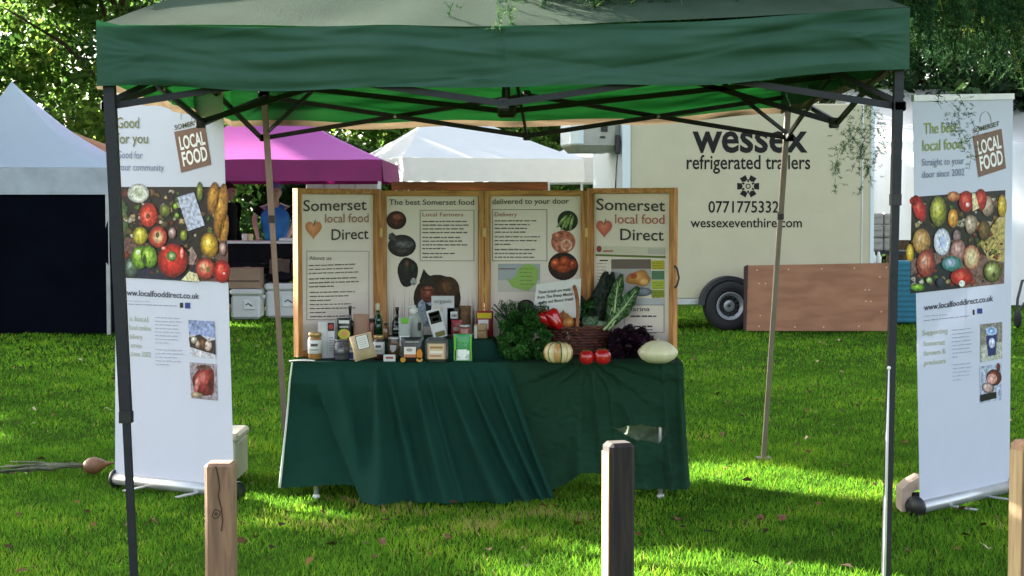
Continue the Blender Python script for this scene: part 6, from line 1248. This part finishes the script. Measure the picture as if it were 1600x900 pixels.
ty = Yc+.55; zt_ = zz(377, ty); t = thing('stall_table', 'trestle table under a black cloth in the magenta gazebo', 'table', (zx(400, ty), ty+.4, 0)); x0, x1 = zx(270, ty), zx(560, ty)
q = MB(); q.box(((x0+x1)/2, ty+.4, zt_-.02), (x1-x0, .75, .035)); q.build('tabletop', 'frame_white', t)
q = MB(); q.grid(lambda u, v: Vector((x0+(x1-x0)*u, ty+.015-.02*v+.025*math.sin(u*34)*v, zt_-.03-(.30+.04*math.sin(u*9))*v)), 120, 10); q.build('cloth', 'black_jacket', t)
for x_ in (x0+.1, (x0+x1)/2, x1-.1): q = MB(); q.bar((x_, ty+.6, 0), (x_, ty+.6, zt_-.04), .04); q.build('leg', 'chassis', t)
o = MB().ball((zx(375, ty), ty+.05, zt_-.36), (.42, .15, .09), 16, 8, wob=.5, seed=3).build('black_bag', 'black_jacket'); tag(o, 'black cloth bag slumped above the tan carton', 'bag')
o = MB().ball((zx(440, ty), ty-.1, zt_-.48), (.2, .12, .06), 16, 8, wob=.5, seed=5).build('black_bag', 'black_jacket'); tag(o, 'small black bag lying on the half hidden cool box', 'bag')
for i, (px, m_, lab) in enumerate([(380, 'packet_white', 'small white pot at the left of the far table'), (388, 'squash_cream', 'cream pot beside the white pot on the far table')]):
    o = MB().lathe((zx(px, ty), ty+.15, zt_), [(.03, 0), (.04, .02), (.045, .07), (.04, .10), (.001, .10)], 12).build('pot', m_); tag(o, lab, 'pot')
o = MB().box((zx(455, ty), ty+.2, zt_+.022), (.34, .3, .04), bev=.006).build('white_tray', 'frame_white'); tag(o, 'flat white tray on the far table by the blue-vested man', 'tray')
t = thing('counter', 'long white counter behind the left display panels', 'counter', (zx(540, 23.8), 24, 0)); x0, x1 = zx(478, 23.8), zx(590, 23.8)
q = MB(); q.box(((x0+x1)/2, 24, zz(284, 23.8)-.28), (x1-x0, .3, .55), bev=.01); q.build('upper_panel', 'tent_cream', t)
for a_ in (507, 530, 555): q = MB(); q.box((zx(a_, 23.8), 23.846, zz(284, 23.8)-.28), (.018, .01, .5)); q.build('seam', 'rail_grey', t)
q = MB(); q.box(((x0+x1)/2, 24, (zz(284, 23.8)-.56)/2), (x1-x0-.1, .26, zz(284, 23.8)-.56)); q.build('base', 'tent_cream', t)

# people
def person(lab, cx, Y, ztop_, face, m_top, hairm, pose, sleeves=None):
    t = thing('person', lab, 'person', (cx, Y, 0)); H = ztop_; u = H/7.5
    ca, sa = math.cos(face), math.sin(face)       # face 0: towards the camera (-Y); local x right, local y forward
    def W(x, y, z): return Vector((cx+x*ca+y*sa, Y+x*sa-y*ca, z))
    J = {'pel': (0, 0, .53*H), 'waist': (0, .01, .62*H), 'chest': (0, .015, .74*H), 'neck': (0, 0, .845*H), 'nk2': (0, .01, .875*H), 'head': (0, .015, .93*H)}
    J.update(pose)
    for s, n_ in ((-1, 'l'), (1, 'r')):
        J.setdefault('sh'+n_, (s*.108*H, 0, .805*H)); J.setdefault('el'+n_, (s*.150*H, -.02, .64*H)); J.setdefault('wr'+n_, (s*.125*H, .14, .515*H))
        J['hip'+n_] = (s*.055*H, 0, .50*H); J['kn'+n_] = (s*.06*H, .01, .28*H); J['an'+n_] = (s*.06*H, -.01, .045*H); J['to'+n_] = (s*.07*H, .13, .02*H)
    rad = {'pel': (.070*H, .048*H), 'waist': (.060*H, .044*H), 'chest': (.066*H, .046*H), 'neck': (.028*H,)*2, 'nk2': (.030*H,)*2, 'head': (.02*H,)*2, 'sh': (.028*H,)*2, 'el': (.024*H,)*2, 'wr': (.016*H,)*2, 'hip': (.05*H,)*2, 'kn': (.034*H,)*2, 'an': (.024*H,)*2, 'to': (.02*H,)*2}
    names = list(J); idx = {n_: i for i, n_ in enumerate(names)}; ed = [('pel', 'waist'), ('waist', 'chest'), ('chest', 'neck'), ('neck', 'nk2'), ('nk2', 'head')]
    for n_ in 'lr': ed += [('chest', 'sh'+n_), ('sh'+n_, 'el'+n_), ('el'+n_, 'wr'+n_), ('pel', 'hip'+n_), ('hip'+n_, 'kn'+n_), ('kn'+n_, 'an'+n_), ('an'+n_, 'to'+n_)]
    def skin(nm, nodes, edges, rr, m_, levels=2):
        me = bpy.data.meshes.new(nm); lo = Vector(t.location); me.from_pydata([tuple(n_-lo) for n_ in nodes], edges, []); o = bpy.data.objects.new(nm, me); COL.objects.link(o); o.parent = t
        md = o.modifiers.new('skin', 'SKIN'); md.use_smooth_shade = True
        for i, r2 in enumerate(rr): me.skin_vertices[0].data[i].radius = r2; me.skin_vertices[0].data[i].use_root = (i == 0)
        sb = o.modifiers.new('sub', 'SUBSURF'); sb.levels = sb.render_levels = levels; me.materials.append(M[m_]); return o
    # body: one surface, in skin colour where bare; clothing is its own mesh around it
    P_ = [W(*J[n_]) for n_ in names]; rr = [rad[n_] if n_ in rad else rad[n_[:-1]] for n_ in names]
    # hands on the same skeleton: palm and five fingers each
    E_ = [(idx[a], idx[b]) for a, b in ed]
    for s, n_ in ((-1, 'l'), (1, 'r')):
        w_ = Vector(J['wr'+n_]); e_ = Vector(J['el'+n_]); d = (w_-e_).normalized(); sd_ = Vector((1, 0, 0)); pm = w_+d*.05; i0 = len(P_); P_.append(W(*pm)); rr.append((.022, .016)); E_.append((idx['wr'+n_], i0))
        for f_ in range(5):
            off = (f_-2)*.019 if f_ < 4 else 0; ln = (.07, .085, .09, .08)[f_] if f_ < 4 else .045
            dirn = (d+sd_*off*4).normalized() if f_ < 4 else (d*.5+sd_*(-s)*.9).normalized(); q1 = pm+sd_*off*.9+d*.035 if f_ < 4 else pm+sd_*(-s)*.03; q2 = q1+dirn*ln*.5; q3 = q2+(dirn+Vector((0, .1, -.5))).normalized()*ln*.5
            a_ = len(P_); P_.extend([W(*q1), W(*q2), W(*q3)]); rr.extend([(.009,)*2, (.0085,)*2, (.007,)*2]); E_.extend([(i0, a_), (a_, a_+1), (a_+1, a_+2)])
    body = skin('body', P_, E_, rr, 'skin')
    # head with face
    hc = W(*J['head']); hr = u*.52; q = MB(); hs = []
    mt = Matrix.Rotation(pose.get('turn', (face,))[0] if 'turn' in pose else face, 4, 'Z')
    def hp(x, y, z): return hc+mt @ Vector((x, -y, z))
    n_, m_ = 24, 18; vs = []
    for i in range(m_+1):
        ph = math.pi*i/m_-math.pi/2
        for j in range(n_):
            a_ = 2*math.pi*j/n_; x_, y_, z_ = math.cos(ph)*math.sin(a_), math.cos(ph)*math.cos(a_), math.sin(ph)
            X_ = x_*hr*.72; Y_ = y_*hr*.88; Z_ = z_*hr*1.02
            if z_ < 0: X_ *= 1+.28*z_; Y_ *= 1+(.10 if y_ > 0 else .3)*z_
            nz_ = math.exp(-((x_)/.16)**2-((z_+.12)/.20)**2)*(y_ > 0)*hr*.24; ch = math.exp(-((x_)/.3)**2-((z_+.78)/.14)**2)*(y_ > 0)*hr*.10; ey = math.exp(-((abs(x_)-.32)/.14)**2-((z_-.08)/.10)**2)*(y_ > 0)*hr*-.07; br = math.exp(-((z_-.22)/.08)**2)*(y_ > .5)*hr*.04
            vs.append(hp(X_, Y_+nz_+ch+ey+br, Z_))
    q.add(vs, [(i*n_+j, i*n_+(j+1) % n_, (i+1)*n_+(j+1) % n_, (i+1)*n_+j) for i in range(m_) for j in range(n_)], True); hd = q.build('head', 'skin', t)
    q = MB(); q.box(hp(0, hr*.87, -hr*.42), (hr*.34, .006, hr*.06), rz=face); q.build('mouth', 'packet_red', hd)
    for s in (-1, 1):
        q = MB(); q.ball(hp(s*hr*.25, hr*.80, hr*.08), (hr*.09, hr*.09, hr*.06), 8, 6); q.build('eye', 'hair_dark', hd)
        q = MB(); q.ball(hp(s*hr*.72, -.0, -hr*.02), (hr*.08, hr*.16, hr*.24), 8, 6, mtx=mt); q.build('ear', 'skin', hd)
    q = MB(); vs = []; n2, m2 = 24, 10
    for i in range(m2+1):
        v = i/m2
        for j in range(n2):
            a_ = 2*math.pi*j/n2; fr_ = math.cos(a_); low = (-.35 if fr_ < .1 else .42) if fr_ < -.2 or fr_ > .55 else -.35+ (fr_+.2)/.75*.77
            ph = math.asin(max(-1, min(1, low)))*(1-v)+math.pi/2*v; vs.append(hp(math.cos(ph)*math.sin(a_)*hr*.78, math.cos(ph)*fr_*hr*.94, math.sin(ph)*hr*1.10))
    q.add(vs, [(i*n2+j, i*n2+(j+1) % n2, (i+1)*n2+(j+1) % n2, (i+1)*n2+j) for i in range(m2) for j in range(n2)], True); q.build('hair' if hairm == 'hair_dark' else 'cap', hairm, t)
    # clothing
    g = 1.10; cl = ['pel', 'waist', 'chest', 'neck']; P2_ = [W(*J[n_]) for n_ in cl]; r2 = [(.100*H, .072*H), (.098*H, .070*H), (.112*H, .076*H), (.046*H, .046*H)]; E2 = [(0, 1), (1, 2), (2, 3)]
    for n_ in 'lr':
        i0 = len(P2_); shp = W(*J['sh'+n_]); P2_.append(shp); r2.append((.054*H,)*2); E2.append((2, i0))
        if sleeves is None: P2_ += [W(*J['el'+n_]), W(*(Vector(J['wr'+n_])*.88+Vector(J['el'+n_])*.12))]; r2 += [(.038*H,)*2, (.027*H,)*2]; E2 += [(i0, i0+1), (i0+1, i0+2)]
    skin('jacket' if sleeves is None else 'vest', P2_, E2, r2, m_top)
    if sleeves:
        for n_ in 'lr':
            a_, b_ = Vector(J['sh'+n_]), Vector(J['el'+n_]); q = MB(); q.tube([W(*a_), W(*a_.lerp(b_, .3)), W(*a_.lerp(b_, .62))], [.046*H, .041*H, .037*H], 14); q.build('sleeve', sleeves, t)
            s = -1 if n_ == 'l' else 1; q = MB(); q.tube([W(s*.035*H, .03, .845*H), W(s*.075*H, .035, .828*H), W(s*.115*H, .03, .815*H), W(s*.150*H, .02, .785*H), W(s*.168*H, .02, .74*H)], .007*H, 6); q.build('stripe', 'white_stripe', t)
    tr_n = ['pel']+[a+b for a in ('hip', 'kn', 'an') for b in 'lr']; P3_ = [W(*J[n_]) for n_ in tr_n]; skin('trousers', P3_, [(0, 1), (0, 2), (1, 3), (2, 4), (3, 5), (4, 6)], [(.088*H, .064*H)]+[(.056*H,)*2]*2+[(.042*H,)*2]*2+[(.034*H,)*2]*2, 'jeans')
    return t
Yq = ty+1.0
person('man in a bright blue quilted vest and blue cap at the far table', zx(431, Yq), Yq, zz(286, Yq), 0.0, 'blue_vest', 'cap_blue', {'wrl': (-.235*.9, .30, zt_+.06), 'wrr': (.24*.9, .26, zt_+.06), 'ell': (-.30, .02, zt_+.30), 'elr': (.30, .02, zt_+.30)}, sleeves='black_jacket')
person('dark-haired man in a black jacket, in profile beside the left banner', zx(355, Yq+.2), Yq+.2, zz(286, Yq+.2), R(72), 'black_jacket', 'hair_dark', {})

# ============================================================ ON THE GRASS
t = thing('dried_root', 'orange-brown bulb with long withered stalks lying on the grass left of the left banner', 'root vegetable', G(150, 738)); c = G(146, 740)+Vector((0, 0, .045))
mt = Matrix.Translation(c) @ Matrix.Rotation(R(82), 4, 'Y'); q = MB(); q.lathe((0, 0, 0), [(.002, -.055), (.028, -.05), (.046, -.02), (.048, .01), (.034, .045), (.014, .075), (.005, .11), (.001, .15)], 20, mtx=mt); q.build('bulb', 'bulb', t)
r_ = random.Random(6)
for k in range(8):
    pts = [c+Vector((-.04, 0, 0))]; n_ = 6; e = G(-20+k*9, 738+r_.uniform(-8, 12)); e = G(-30, 748) if k == 0 else e
    for i in range(1, n_+1): q_ = pts[0].lerp(e, i/n_); q_.z = .02+.02*(1-i/n_)+r_.uniform(0, .018); q_.y += r_.uniform(-.02, .02); pts.append(q_)
    q = MB(); q.tube(pts, [.010]+[r_.uniform(.005, .010) for _ in range(n_-1)]+[.003], 6); q.build('stalk', 'stalk_grey', t)
lf = [(597, 858, .05, 'reddish dead leaf on the grass in front of the table'), (505, 810, .04, 'brown leaf near the left end of the tablecloth hem'), (1060, 821, .05, 'red-brown leaf right of the dark post'), (1188, 819, .045, 'tan leaf right of the red-brown leaf'), (1222, 820, .06, 'long curled brown leaf beside the tan leaf'), (1262, 692, .04, 'small pale leaf beyond the back right leg'), (1128, 686, .04, 'small brown leaf left of the back right leg'), (1505, 805, .085, 'long tan leaf under the right banner base'), (1027, 770, .05, 'orange leaf at the right hem of the tablecloth'), (1543, 866, .04, 'reddish leaf near the pale right post'), (170, 646, .05, 'pale leaf left of the front left canopy leg'), (52, 646, .05, 'grey feather-like leaf on the grass at far left'), (238, 826, .05, 'dark leaf right of the front left canopy leg'), (1340, 640, .04, 'brown leaf between the back right leg and front right leg'), (400, 545, .05, 'small pale leaf near the back left leg'), (1420, 870, .04, 'brown leaf right of the front right leg'), (700, 850, .04, 'small brown leaf in the grass in front of the cloth'), (820, 870, .035, 'tan leaf in the grass left of the dark post')]
for i, (px, py, s_, lab) in enumerate(lf):
    c = G(px, py)+Vector((0, 0, .032)); r_ = random.Random(i); a_ = r_.uniform(0, 6); q = MB()
    def f(u, v):
        w_ = s_*.32*math.sin(math.pi*(.05+.9*v))**.8*(1+.25*math.sin(v*17+i)); x_, y_ = (v-.5)*s_, (u-.5)*2*w_; z_ = .35*abs(y_)+.010*math.sin(v*5+i); return c+Vector((x_*math.cos(a_)-y_*math.sin(a_), x_*math.sin(a_)+y_*math.cos(a_), z_))
    q.grid(f, 6, 10); q.tube([f(.5, 1), f(.5, 1)+(f(.5, 1)-f(.5, .8))*1.2], .001, 4); o = q.build('fallen_leaf', 'leaf_brown' if 'grey' not in lab and 'pale' not in lab else 'root_tan', fix=False); tag(o, lab, 'leaf', 'fallen leaves on the lawn')
